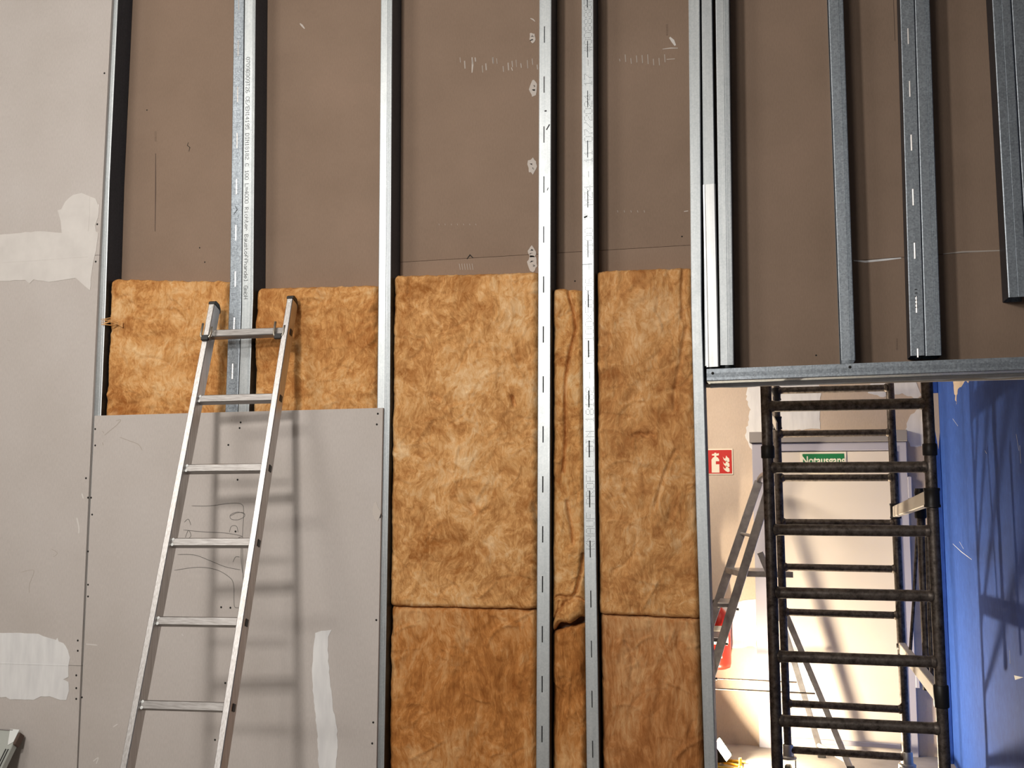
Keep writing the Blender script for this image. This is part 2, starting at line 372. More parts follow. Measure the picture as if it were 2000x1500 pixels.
patch_bm = bmesh.new()
prism(patch_bm, [V((XB-0.035+a, YB-0.16, b)) for a, b in ((0.001, 2.30), (0.001, 2.10), (0.012, 2.02), (0.022, 1.94), (0.034, 2.05), (0.034, 2.30))], (0, -0.001, 0)); build(patch_bm, 'bare_board', M_CREAM, tr)

# ---- emergency door
def q(px, py): return W(px, py, YB)
dz = q(1620, 882).z; dx0, dx1 = q(1500, 1100).x, q(1751, 1100).x
door = tag(thing('door_1', (dx0, YB, 0)), kind='structure')
bm = bmesh.new(); box(bm, dx0, dx1, YB-0.03, YB-0.004, 0.008, dz, 0.003); build(bm, 'door_leaf', M_DOOR, door)
bm = bmesh.new(); box(bm, dx0-0.085, dx0+0.004, YB-0.045, YB-0.002, 0, dz+0.06, 0.003)
build(bm, 'door_jamb', M_FRAME, door)
bm = bmesh.new(); box(bm, dx1-0.004, dx1+0.085, YB-0.045, YB-0.002, 0, dz+0.06, 0.003)
jr = build(bm, 'door_jamb', M_FRAME, door)
bm = bmesh.new(); box(bm, dx1+0.010, dx1+0.022, YB-0.055, YB-0.043, 0.02, dz, 0.002); build(bm, 'jamb_edge', M_FRAMEL, jr)
bm = bmesh.new(); box(bm, dx0+0.004, dx1-0.004, YB-0.045, YB-0.002, dz+0.004, dz+0.06, 0.003); build(bm, 'door_head', M_FRAME, door)
bm = bmesh.new(); box(bm, dx0-0.10, dx1+0.09, YB-0.07, YB-0.002, dz+0.062, dz+0.135, 0.003); build(bm, 'head_cover', M_LINTEL, door)
bm = bmesh.new(); box(bm, dx0+0.03, dx1-0.02, YB-0.045, YB-0.03, 0.045, 0.075, 0.003); build(bm, 'bottom_seal', M_FRAME, door)
shadow_block = None
for zc in (1.70, 0.50):
    bm = bmesh.new(); box(bm, dx1+0.083, dx1+0.108, YB-0.05, YB-0.002, zc-0.07, zc+0.07, 0.003); build(bm, 'shadow_block', M_FRAME, door)  # grey blocks standing in for the ladder's shadow beside the jamb

# ---- signs
def text_mesh(name, s, size, m, parent, loc, bold=0.0, sx=1.0, ext=0.0006):
    cu = bpy.data.curves.new(name, 'FONT'); cu.body = s; cu.size = size; cu.offset = bold; cu.extrude = ext
    cu.align_x = 'CENTER'; cu.align_y = 'CENTER'
    o = bpy.data.objects.new('tmp', cu); COL.objects.link(o); o.rotation_euler = (math.pi/2, 0, 0); o.scale = (sx, 1, 1)
    bpy.context.view_layer.update()
    me = bpy.data.meshes.new_from_object(o.evaluated_get(bpy.context.evaluated_depsgraph_get()))
    me.transform(o.matrix_world); bpy.data.objects.remove(o); me.materials.clear(); me.materials.append(m)
    t = bpy.data.objects.new(name, me); COL.objects.link(t); t.parent = parent; t.location = V(loc)-wloc(parent); return t
YD = YB-0.03
a, b = W(1563, 883, YD), W(1654, 926, YD)
b.z = a.z-0.145
sg = thing('exit_sign', ((a.x+b.x)/2, YD, b.z), 'green and white emergency exit sign on the door behind the scaffold', 'sign')
bm = bmesh.new(); box(bm, a.x, b.x, YD-0.006, YD-0.001, b.z, a.z, 0.001); build(bm, 'sign_plate', M_SIGNW, sg)
bm = bmesh.new(); box(bm, a.x+0.013, b.x-0.013, YD-0.0075, YD-0.0055, b.z+0.013, a.z-0.013); build(bm, 'green_field', M_GREEN, sg)
text_mesh('lettering', 'Notausgang', 0.074, M_SIGNW, sg, ((a.x+b.x)/2, YD-0.0078, a.z-0.058), 0.0016, 0.80)
a, b = W(1379, 877, YB), W(1428.5, 927, YB)
b.x = a.x+(a.z-b.z)*1.02
fs = thing('fire_extinguisher_sign', ((a.x+b.x)/2, YB, b.z), 'square red fire extinguisher sign with cream border on the wall left of the door', 'sign')
bm = bmesh.new(); box(bm, a.x, b.x, YB-0.005, YB-0.0005, b.z, a.z, 0.001); build(bm, 'sign_plate', M_SIGNW, fs)
bm = bmesh.new(); box(bm, a.x+0.008, b.x-0.008, YB-0.0065, YB-0.0045, b.z+0.008, a.z-0.008); build(bm, 'red_field', M_RED, fs)
def sp(u, v): return V((a.x+(b.x-a.x)*u, YB-0.0065, a.z+(b.z-a.z)*v))
bm = bmesh.new()
for poly in ([(.20, .92), (.20, .42), (.25, .34), (.31, .31), (.31, .26), (.22, .26), (.22, .20), (.31, .19), (.31, .15), (.38, .15), (.38, .19), (.48, .17), (.48, .25), (.38, .27), (.38, .31), (.44, .34), (.49, .42), (.49, .48), (.36, .48), (.36, .60), (.49, .60), (.49, .92)],):
    prism(bm, [sp(*p) for p in poly], (0, -0.0008, 0))
build(bm, 'extinguisher_symbol', M_SIGNW, fs)
bm = bmesh.new()
for dy in (0, .19, .38):
    fl = [(.62, .30), (.66, .36), (.70, .39), (.73, .36), (.75, .26), (.80, .33), (.86, .38), (.87, .50), (.80, .52), (.72, .48), (.66, .42)]
    prism(bm, [sp(x, y+dy) for x, y in fl], (0, -0.0008, 0))
build(bm, 'flame_symbol', M_SIGNW, fs)

# ------------------------------------------------------------------ the stud partition: boards of the far face
YP = 0.102
wp = tag(thing('wall_partition', (-1.2, YP, 0)), kind='structure')
hz = W(1690, 722, 0).z        # underside of the opening
def panel(name, c4, y, th, m, parent, bev=0.0):
    bm = bmesh.new(); prism(bm, [V(p) for p in c4], (0, th, 0))
    if bev: bmesh.ops.bevel(bm, geom=[e for e in bm.edges], offset=bev, segments=1, affect='EDGES')
    return build(bm, name, m, parent)
JX0, JX1 = -3.3, W(1376, 750, YP).x
zl, zr = W(785, 512, YP), W(1345, 479, YP)
sl = (zr.z-zl.z)/(zr.x-zl.x)
def jz(x): return zl.z+sl*(x-zl.x)
g = 0.0007
JXM, ZL = W(752, 500, YP).x, W(600, 575, YP).z
panel('board', [(JXM+g, YP, jz(JXM)+g), (JX1, YP, jz(JX1)+g), (JX1, YP, 4.5), (JXM+g, YP, 4.5)], YP, 0.0125, M_BROWN, wp)
panel('board', [(JX0, YP, ZL+g), (JXM-g, YP, ZL+g), (JXM-g, YP, 4.5), (JX0, YP, 4.5)], YP, 0.0125, M_BROWN, wp)
panel('board', [(JX0, YP, 0), (JXM-g, YP, 0), (JXM-g, YP, ZL-g), (JX0, YP, ZL-g)], YP, 0.0125, M_BROWN, wp)
panel('board', [(JXM+g, YP, 0.0), (JX1, YP, 0.0), (JX1, YP, jz(JX1)-g), (JXM+g, YP, jz(JXM)-g)], YP, 0.0125, M_BROWN, wp)
HB = W(1376, 742, 0).z-0.004
x2, x3 = W(1634, 400, YP).x, 2.2
panel('board', [(JX1+0.002, YP, HB), (x2, YP, HB), (x2, YP, 4.5), (JX1+0.002, YP, 4.5)], YP, 0.0125, M_BROWN, wp)
zc, zd = W(1668, 509, YP), W(1965, 488, YP); s2 = (zd.z-zc.z)/(zd.x-zc.x)
def jz2(x): return zc.z+s2*(x-zc.x)
panel('board', [(x2+.001, YP, jz2(x2)+g), (x3, YP, jz2(x3)+g), (x3, YP, 4.5), (x2+.001, YP, 4.5)], YP, 0.0125, M_BROWN, wp)
panel('board', [(x2+.001, YP, HB), (x3, YP, HB), (x3, YP, jz2(x3)-g), (x2+.001, YP, jz2(x2)-g)], YP, 0.0125, M_BROWN, wp)
bm = bmesh.new(); prism(bm, [(JX1+.002, YP+.013, HB-0.012), (x3, YP+.013, HB-0.012), (x3, YP+.013, 4.5), (JX1+.002, YP+.013, 4.5)], (0, 0.0125, 0)); build(bm, 'outer_board', M_EDGE, wp)
bm = bmesh.new(); prism(bm, [(-2.0, YP+.013, 0), (JX1+.004, YP+.013, 0), (JX1+.004, YP+.013, 4.5), (-2.0, YP+.013, 4.5)], (0, 0.0125, 0)); build(bm, 'outer_board', M_EDGE, wp)
bm = bmesh.new(); box(bm, 0.97, 2.2, YP-.002, YP+.036, 0, HB-.014); build(bm, 'board', M_BOARD, wp)
# seen on the far boards: torn paper round old screws, smears, stamps
for i, (cx, cy, rx, ry) in enumerate(((1040, 74, 7, 12), (1042, 172, 8, 17), (1040, 325, 11, 16), (1038, 492, 9, 12), (1040, 515, 12, 15))):
    P = [(cx+rx*math.cos(t)*random.uniform(.65, 1.15), cy+ry*math.sin(t)*random.uniform(.65, 1.15)) for t in [k*2*math.pi/13 for k in range(13)]]
    pt = patch('torn_paper', P, YP, M_TORN, wp, 0.0012, 4, 1.2, i)
    bm = bmesh.new()
    for k in range(2): prism(bm, [W(cx+random.uniform(-5, 5)+1.3*math.cos(t), cy-4+k*8+1.8*math.sin(t), YP-0.0014) for t in [j*math.pi/3 for j in range(6)]], (0, -0.0004, 0))
    build(bm, 'screw_hole', M_DARK, pt)
bm = bmesh.new(); ribbon(bm, [W(1036, 36, YP), W(1041, 38, YP), W(1045, 42, YP)], 0.005, (0, -0.001, 0)); build(bm, 'torn_paper', M_TORN, wp)
def smear(P, wd, m=M_SMEAR, nm='plaster_smear'):
    bm = bmesh.new(); ribbon(bm, [W(px, py, YP) for px, py in P], wd, (0, -0.0007, 0)); return build(bm, nm, m, wp)
rnd = random.Random(4)
for k in range(16):
    x = 900+k*10+rnd.uniform(-3, 3); y = 122+rnd.uniform(-12, 10); smear([(x, y), (x+1, y+rnd.uniform(6, 16))], rnd.uniform(.004, .011))
smear([(922, 112), (923, 128), (922, 142)], .007, M_TORN); smear([(963, 112), (964, 124)], .005, M_TORN); smear([(999, 132), (1001, 138)], .006, M_TORN)
for k in range(9): x = 1210+k*11; smear([(x, 112+rnd.uniform(-6, 4)), (x+1, 122+rnd.uniform(-3, 6))], .006)
smear([(1294, 96), (1310, 94), (1324, 94)], .004, M_TORN); smear([(1308, 73), (1314, 80), (1319, 89)], .012, M_COMP); smear([(1302, 116), (1318, 115)], .004, M_TORN); smear([(1336, 413), (1344, 412)], .006, M_TORN)
for k in range(5): smear([(1206+k*13, 411), (1207+k*13, 415)], .004)
for k in range(7): smear([(857+k*12, 437), (858+k*12, 440)], .003)
for k in range(6): smear([(897+k*5, 515), (899+k*5, 527)], .004)
smear([(1667, 509), (1690, 511), (1700, 510), (1730, 507), (1760, 504)], .007, M_COMPW, 'joint_filler')
smear([(1842, 496), (1880, 492), (1964, 489)], .006, M_SMEAR, 'joint_filler')
smear([(304, 300), (304, 370), (303, 452)], .005, M_PRINT, 'stamp'); smear([(1745, 0), (1748, 80)], .003, M_PRINT, 'stamp')
for x, y0, n in ((304, 257, 9), (1303, 48, 10), (1752, 662, 10), (1498, 620, 0)):
    bm = bmesh.new()
    for k in range(n): ribbon(bm, [W(x-2, y0+k*2.3, YP), W(x+2, y0+k*2.3, YP)], .0022, (0, -0.0005, 0))
    if n: build(bm, 'stamp', M_PRINT, wp)
    else: bm.free()
smear([(368, 278), (366, 284), (371, 288), (369, 296)], .003, M_DARK, 'scuff'); smear([(912, 506), (918, 498), (924, 504)], .006, M_DARK, 'scuff'); smear([(586, 46), (590, 50), (595, 56)], .008, M_TORN, 'scuff')
dot0 = None
def screw_at(px, py, y, parent, r=0.0045):
    global dot0
    p = W(px, py, y)
    if dot0 is None:
        bm = bmesh.new(); lathe(bm, (0, 0, 0), (0, -1, 0), [(.0045, 0), (.0045, .0006), (.002, .0012), (.001, .0004)], 10)
        me = bpy.data.meshes.new('screw'); bm.to_mesh(me); bm.free(); me.materials.append(M_DARK); dot0 = me
    o = bpy.data.objects.new('screw', dot0); COL.objects.link(o); o.parent = parent; o.location = p-wloc(parent)
    o.scale = (r/.0045,)*3; return o
for px, py in ((287, 215), (1123, 549), (1332, 462), (1594, 694), (390, 484), (400, 512)): screw_at(px, py, YP, wp, .003)

# ------------------------------------------------------------------ finished boarding on the left
YF = -0.0125
wl = tag(thing('wall_left', (-4.0, YF, 0)), kind='structure')
def L(px, py): return W(px, py, YF)
eT, eJ1, eJ2, eB = L(220, -30), L(194, 498), L(158, 1300.5), L(150, 1500)
dirB = (eB-eJ2)*(0-eJ2.z)/(eB.z-eJ2.z)+eJ2
dirT = (eT-eJ1)*(4.49-eJ1.z)/(eT.z-eJ1.z)+eJ1
lJ1, lJ2 = L(-10, 513.5), L(-10, 1295)
def ext(a, b, x): return a+(b-a)*((x-a.x)/(b.x-a.x))
fJ1, fJ2 = ext(eJ1, lJ1, -5.05), ext(eJ2, lJ2, -5.05)
up = V((0, 0, .0008))
panel('board', [fJ1+up, eJ1+up, dirT, V((-5.05, YF, 4.49))], YF, .0122, M_BOARD, wl)
panel('board', [fJ2+up, eJ2+up, eJ1-up, fJ1-up], YF, .0122, M_BOARD, wl)
panel('board', [V((-5.05, YF, .01)), V((dirB.x, YF, .01)), eJ2-up, fJ2-up], YF, .0122, M_BOARD, wl)
patch('joint_compound', [(-20, 460), (30, 456), (70, 452), (121, 455), (119, 432), (113, 411), (120, 409), (128, 394), (143, 381), (160, 377), (176, 384), (187, 388), (192, 400), (195, 398), (192, 425), (186, 440), (188, 452), (192, 455), (188, 490), (180, 528), (176, 567), (165, 558), (152, 546), (148, 543), (110, 549), (95, 551), (66, 546), (58, 554), (50, 547), (0, 549), (-20, 549)], YF, M_COMP, wl, .0016, 9, .8, 11)
bm = bmesh.new(); ribbon(bm, [L(-10, 513.5), L(60, 509), L(172, 501)], .004, (0, -.0022, 0)); build(bm, 'trowel_ridge', M_COMP, wl)
bm = bmesh.new(); ribbon(bm, [L(175, 385), L(174, 420), L(172, 452)], .007, (0, -.0024, 0)); build(bm, 'trowel_ridge', M_COMP, wl)
patch('joint_compound', [(-20, 1236), (40, 1236), (75, 1238), (96, 1246), (110, 1250), (112, 1246), (115, 1253), (124, 1256), (133, 1270), (137, 1285), (134, 1300), (134, 1322), (124, 1327), (134, 1332), (135, 1350), (130, 1367), (118, 1367), (98, 1360), (80, 1360), (66, 1367), (40, 1366), (20, 1366), (12, 1361), (-20, 1362)], YF, M_COMPW, wl, .0016, 8, .8, 12)
bm = bmesh.new(); ribbon(bm, [L(-10, 1295), L(60, 1297), L(134, 1300)], .004, (0, -.0026, 0)); build(bm, 'trowel_ridge', M_COMPW, wl)
for px, py in ((204, 143), (190, 438), (187, 511), (152, 1251), (152, 1271), (149, 1319), (149, 1344), (149, 1365), (168, 934), (172, 972)): screw_at(px, py, YF, wl, .0042)
def mark(P, wd, m, par, nm, y=YF, n=5):
    bm = bmesh.new(); ribbon(bm, [W(px, py, y) for px, py in smooth_pts(P, n)], wd, (0, -.0005, 0)); return build(bm, nm, m, par)
mark([(150, 1011), (154, 1030), (154, 1042)], .006, M_COMP, wl, 'plaster_smear'); mark([(160, 964), (163, 974)], .006, M_COMP, wl, 'plaster_smear')
for P in ([(100, 1072), (112, 1080), (104, 1088)], [(40, 1118), (66, 1114), (58, 1140), (57, 1158)], [(14, 664), (20, 666)]): mark(P, .0018, M_SMEAR, wl, 'pencil_mark')

# ---- the loose-looking lower board, screwed over the wool
gb_c = [L(184.5, 812), L(748, 796.5)]
rb = L(735, 1500); rbot = gb_c[1]+(rb-gb_c[1])*((0.012-gb_c[1].z)/(rb.z-gb_c[1].z))
lbot = V((dirB.x+.002, YF, .012))
gb = thing('plasterboard_sheet', ((lbot.x+rbot.x)/2, YF, .012), 'grey plasterboard sheet with pencil scribbles behind the leaning aluminium ladder', 'plasterboard')
bm = bmesh.new(); prism(bm, [lbot, rbot, gb_c[1], gb_c[0]], (0, .0122, 0)); bmesh.ops.bevel(bm, geom=list(bm.edges), offset=.0008, segments=1, affect='EDGES')
build(bm, 'board', M_BOARD, gb)
for px, py in ((738, 808), (736, 829), (470, 825), (468, 836), (446, 869), (464, 937), (186, 838), (186, 870), (178, 972), (180, 1005), (172, 1077), (172, 1142), (735, 1211), (727, 1452), (420, 1445), (440, 1334), (432, 1186), (450, 1187), (160, 1362), (172, 1165), (460, 1038), (729, 1411)): screw_at(px, py, YF, gb, .0040)
for P in ([(374, 988), (410, 988), (450, 983), (472, 985), (476, 1000), (474, 1040), (474, 1090), (475, 1140)],
          [(358, 1035), (400, 1039), (440, 1041), (472, 1047), (466, 1050), (472, 1052)],
          [(347, 1083), (380, 1084), (410, 1095), (440, 1107), (470, 1113)], [(340, 1114), (385, 1108), (420, 1112), (445, 1125), (456, 1140), (457, 1175), (459, 1186), (468, 1187)],
          [(450, 1008), (462, 1002), (474, 1001), (478, 1008), (466, 1015), (452, 1014), (450, 1006), (464, 1000), (479, 1004)], [(360, 1020), (368, 1014), (373, 1026)], [(362, 1050), (368, 1036), (373, 1046), (366, 1054)],
          [(448, 1040), (452, 1028), (462, 1028), (465, 1040)], [(455, 1098), (460, 1088), (468, 1088)], [(472, 1050), (471, 1090), (474, 1120)]):
    mark(P, .0022, M_PENCIL, gb, 'pencil_mark')
for P in ([(204, 850), (216, 840), (228, 830), (236, 820), (226, 822)], [(234, 854), (250, 860), (270, 868), (278, 880)], [(200, 842), (203, 846)], [(200, 864), (202, 870)], [(452, 819), (453, 823)]): mark(P, .0030, M_SMEAR, gb, 'pencil_mark')
patch('compound_stroke', [(616, 1236), (628, 1232), (648, 1230), (641, 1244), (640, 1270), (644, 1320), (650, 1380), (658, 1420), (660, 1460), (656, 1500), (652, 1520), (630, 1530), (622, 1490), (620, 1430), (613, 1370), (610, 1320), (612, 1270)], YF, M_COMPW, gb, .0012, 7, 1.0, 21)
dm = patch('torn_corner', [(728, 1000), (730, 983), (735, 980), (739, 992), (742, 996), (744, 1002), (741, 1010), (738, 1018), (734, 1016), (730, 1012)], YF, M_TORN, gb, .0012, 4, .8, 22)
mark([(733, 984), (737, 998), (734, 1012)], .003, M_PRINT, dm, 'tear_line'); mark([(742, 1000), (744, 1006), (742, 1012)], .004, M_DARK, dm, 'tear_line')
for P in ([(221, 1420), (230, 1414)], [(182, 1487), (192, 1480), (188, 1492)], [(168, 1258), (190, 1260)], [(355, 1238), (358, 1242)]): mark(P, .005, M_COMP, gb, 'plaster_fleck')

# ------------------------------------------------------------------ metal studs
def stud(name, label, left, right, z_top, z_bot, y=0.0, web='R', depth=0.099, grooves=(), slots=None, slot_lip=None, m=None, group='steel studs of the partition', lipdir=1):
    """a C profile: its front flange runs between the pixel lines left and right; web on side R or L"""
    m = m or M_ZINC
    lw, rw = [W(*p, y) for p in left], [W(*p, y) for p in right]
    def at(ps, z):
        k = 0
        while k < len(ps)-2 and z < ps[k+1].z: k += 1
        p, q_ = ps[k], ps[k+1]; return p+(q_-p)*((z-p.z)/(q_.z-p.z))
    A0, A1 = at(lw, z_bot), at(lw, z_top); B0, B1 = at(rw, z_bot), at(rw, z_top)
    t = thing(name, A0, label, 'metal stud', group)
    bm = bmesh.new()
    # cross-section (u 0..1 across the flange, absolute depth v)
    wd = (B0-A0).length
    us = [(0.0, 0.0012), (0.05, 0.0)]
    for gu in grooves: us += [(gu-.022, 0.0), (gu, 0.0011), (gu+.022, 0.0)]
    if slots:
        su = slots[0]; us += [(su-.05, 0.0), (su+.05, 0.0)]
    us += [(0.95, 0.0), (1.0, 0.0012)]; us.sort()
    if web == 'R': sec = [(0.0, 0.012)]+us+[(1.0, depth), (0.0, depth), (0.0, depth-.010)]
    else: sec = [(1.0, depth-.010), (1.0, depth), (0.0, depth)]+us+[(1.0, 0.012)]
    zs = [0.0]; cut = []
    if slots:
        for (s0, s1) in slots[1]:
            za = W(left[0][0], s1, y).z; zb = W(left[0][0], s0, y).z
            cut.append(((za-z_bot)/(z_top-z_bot), (zb-z_bot)/(z_top-z_bot)))
        for c in cut: zs += list(c)
    zs += [(p.z-z_bot)/(z_top-z_bot) for p in lw[1:-1]+rw[1:-1]]
    zs = sorted(set([max(0, min(1, round(z, 5))) for z in zs]+[1.0]))
    cut = [(round(c0, 5), round(c1, 5)) for c0, c1 in cut]
    rows = []
    for z in zs:
        zz = z_bot+(z_top-z_bot)*z; p, r_ = at(lw, zz), at(rw, zz)
        rows.append([bm.verts.new(p+(r_-p)*u+V((0, v, 0))) for u, v in sec])
    for k in range(len(zs)-1):
        zc_ = (zs[k]+zs[k+1])/2
        for i in range(len(sec)-1):
            if slots and any(c0 < zc_ < c1 for c0, c1 in cut) and sec[i][1] == 0 and sec[i+1][1] == 0 and abs((sec[i][0]+sec[i+1][0])/2-slots[0]) < .045 : continue
            f_ = bm.faces.new((rows[k][i], rows[k][i+1], rows[k+1][i+1], rows[k+1][i]))
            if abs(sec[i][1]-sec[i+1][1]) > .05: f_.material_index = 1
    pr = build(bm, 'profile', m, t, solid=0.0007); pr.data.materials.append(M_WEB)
    if slots and slot_lip:
        for c0, c1 in cut:
            bm = bmesh.new(); zc_ = (c0+c1)/2
            zl_, zh_ = z_bot+(z_top-z_bot)*c0, z_bot+(z_top-z_bot)*c1; p, r_, p2, r2 = at(lw, zl_), at(rw, zl_), at(lw, zh_), at(rw, zh_)
            u = slots[0]; e0, e1 = p+(r_-p)*(u-.05), p2+(r2-p2)*(u-.05)
            h = V((wd*.085, -.0012*lipdir, 0)) if slot_lip == 'out' else V((wd*.03, .006, 0))
            vs = [bm.verts.new(v) for v in (e0, e0+h, e1+h, e1)]; bm.faces.new(vs)
            if slot_lip == 'out':
                build(bm, 'slot_lip', M_ALU, t, solid=.0006)
            else: build(bm, 'slot_lip', M_ZINC, t, solid=.0006)
    return t, lambda z: at(lw, z), lambda z: at(rw, z), z_bot, z_top, wd
def seq(y0, step, n, ln): return [(y0+step*k, y0+step*k+ln) for k in range(n)]
ZT = 4.48
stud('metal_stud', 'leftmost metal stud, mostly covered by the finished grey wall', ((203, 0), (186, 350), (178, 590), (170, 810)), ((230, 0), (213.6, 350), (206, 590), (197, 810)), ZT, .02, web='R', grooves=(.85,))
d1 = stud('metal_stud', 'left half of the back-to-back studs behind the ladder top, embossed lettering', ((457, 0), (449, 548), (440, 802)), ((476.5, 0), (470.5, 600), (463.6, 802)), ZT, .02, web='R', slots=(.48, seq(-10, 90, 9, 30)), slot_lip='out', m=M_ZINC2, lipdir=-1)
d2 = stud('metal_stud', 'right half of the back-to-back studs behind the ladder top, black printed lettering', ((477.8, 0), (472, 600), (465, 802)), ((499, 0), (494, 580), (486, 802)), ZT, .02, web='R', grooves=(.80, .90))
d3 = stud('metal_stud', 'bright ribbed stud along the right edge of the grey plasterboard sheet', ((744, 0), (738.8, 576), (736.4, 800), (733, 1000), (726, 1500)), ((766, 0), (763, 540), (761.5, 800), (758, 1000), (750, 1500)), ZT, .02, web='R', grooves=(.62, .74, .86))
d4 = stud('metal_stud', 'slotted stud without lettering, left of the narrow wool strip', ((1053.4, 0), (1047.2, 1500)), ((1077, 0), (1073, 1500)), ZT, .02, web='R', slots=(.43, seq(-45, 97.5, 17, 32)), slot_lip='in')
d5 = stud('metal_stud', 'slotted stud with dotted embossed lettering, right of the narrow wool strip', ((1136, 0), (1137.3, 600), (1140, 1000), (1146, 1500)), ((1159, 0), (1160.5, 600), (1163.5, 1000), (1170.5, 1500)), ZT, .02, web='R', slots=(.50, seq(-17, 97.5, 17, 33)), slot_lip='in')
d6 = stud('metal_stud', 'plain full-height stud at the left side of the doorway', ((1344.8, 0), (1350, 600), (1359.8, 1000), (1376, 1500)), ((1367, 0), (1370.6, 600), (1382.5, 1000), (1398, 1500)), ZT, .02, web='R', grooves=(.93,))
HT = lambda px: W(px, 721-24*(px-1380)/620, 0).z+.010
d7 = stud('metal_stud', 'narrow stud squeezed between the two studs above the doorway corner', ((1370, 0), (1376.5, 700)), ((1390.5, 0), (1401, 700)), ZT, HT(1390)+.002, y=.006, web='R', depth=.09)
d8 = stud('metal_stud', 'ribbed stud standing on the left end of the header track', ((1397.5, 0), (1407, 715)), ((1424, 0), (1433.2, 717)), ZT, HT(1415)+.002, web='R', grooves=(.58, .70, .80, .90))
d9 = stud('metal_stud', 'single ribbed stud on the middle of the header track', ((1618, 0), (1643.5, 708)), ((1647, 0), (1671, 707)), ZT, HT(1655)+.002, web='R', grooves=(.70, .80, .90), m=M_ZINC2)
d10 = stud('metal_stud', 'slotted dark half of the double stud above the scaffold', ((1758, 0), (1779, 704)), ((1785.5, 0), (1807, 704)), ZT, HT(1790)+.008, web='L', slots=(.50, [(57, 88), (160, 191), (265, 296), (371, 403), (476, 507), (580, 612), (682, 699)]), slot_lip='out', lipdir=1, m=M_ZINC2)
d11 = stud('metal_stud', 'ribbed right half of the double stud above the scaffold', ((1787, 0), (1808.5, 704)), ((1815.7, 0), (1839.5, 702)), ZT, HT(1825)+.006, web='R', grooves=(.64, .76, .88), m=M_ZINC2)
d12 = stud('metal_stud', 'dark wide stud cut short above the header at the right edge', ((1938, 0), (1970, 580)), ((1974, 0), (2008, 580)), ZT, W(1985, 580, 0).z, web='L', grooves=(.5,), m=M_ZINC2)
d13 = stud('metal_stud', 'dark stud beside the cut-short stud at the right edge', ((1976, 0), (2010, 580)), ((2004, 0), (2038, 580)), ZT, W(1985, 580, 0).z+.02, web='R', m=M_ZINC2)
# bright offcut lapped over the narrow stud
a0, a1, b0, b1 = W(1373, 361, 0), W(1380, 717, 0), W(1397, 359, 0), W(1404.5, 716, 0)
lap = thing('stud_offcut', a1, 'bright lapped steel offcut ending halfway up at the doorway corner', 'metal stud')
bm = bmesh.new()
rows = []
for p, r_ in ((a1, b1), (a0, b0)):
    rows.append([bm.verts.new(p+(r_-p)*u+V((0, v, 0))) for u, v in ((0, .003), (0, .0), (.12, -.0015), (.2, -.001), (.24, -.0018), (.9, -.0018), (1, 0), (1, .003))])
for i in range(7): bm.faces.new((rows[0][i], rows[0][i+1], rows[1][i+1], rows[1][i]))
build(bm, 'profile', M_ZINCN, lap, solid=.0007)
def flange_pt(d, u, py, out=.0009):
    """the point across fraction u of a stud's flange at the height the photograph shows at row py"""
    t, LA, RB, lo, hi, wd = d
    for _ in range(40):
        mid = (lo+hi)/2; v = LA(mid)-CAM
        if 750-F_PX*v.dot(upv)/v.dot(fwd) > py: lo = mid
        else: hi = mid
    return LA(lo)+(RB(lo)-LA(lo))*u+V((0, -out, 0))
def lettering(d, text, u, y_start, y_end, heightfrac, m, name, down, dot, cwf=.8):
    s, e = flange_pt(d, u, y_start, .0002), flange_pt(d, u, y_end, .0002)
    wd = d[5]
    pitch = (e-s).length/len(text)
    x = V((1, 0, 0))
    bm = dots(text, s, e-s, x if down else -x, pitch, pitch*cwf*.9, wd*heightfrac, dot, (0, -.0006, 0))
    return tag(build(bm, name, m, d[0]), kind='stuff')
M_DENT = mat('punched dent', (0.045, 0.047, 0.05), 0.7, 0.0, 0.2)
M_INK = mat('black ink', (0.035, 0.035, 0.035), 0.7)
lettering(d5, 'KNAUF PROFIL DIN 18182 - CW 100*50*06 - 2100 7 MZ4 - 11 07/2024 17 - #0088887', .52, 1072, -5, .62, M_DENT, 'embossed_lettering', False, .0019)
lettering(d1, 'KNAUF PROFIL DIN 18182 - CW 100*50*06 - 2400 - MZ 0 - 17 0 10', .52, 65, 800, .55, M_DENT, 'embossed_lettering', True, .0017)
lettering(d2, '0709B309T26 CE/EN14195 DIN18182 C 100 L=4000 Richter Baustoffhandel GmbH', .36, 113, 586, .36, M_INK, 'printed_lettering', True, .0019)
# small stamps and dents on the faces
def facemark(d, u, py, P, wd, m, nm):
    c = flange_pt(d, u, py, .0004); bm = bmesh.new(); ribbon(bm, [c+V((x, 0, z)) for x, z in P], wd, (0, -.0004, 0)); build(bm, nm, m, d[0])
facemark(d4, .75, 250, [(-.006, -.01), (.006, .01)], .008, M_DENT, 'scuff'); facemark(d4, .7, 370, [(0, -.006), (.004, .004)], .005, M_DENT, 'scuff')
facemark(d4, .55, 218, [(-.004, 0), (.004, 0)], .010, M_DENT, 'scuff'); facemark(d5, .3, 425, [(-.006, 0), (.006, .004)], .012, M_DENT, 'dent'); facemark(d5, .4, 517, [(-.018, 0), (.02, .001)], .003, M_DENT, 'dent')
facemark(d1, .5, 412, [(-.006, .02), (.004, .004), (-.01, -.014)], .003, M_DENT, 'dent')
for k in range(6): facemark(d10, .5, 566+k*7, [(-.004, 0), (.004, 0)], .006, M_DENT, 'stamp')

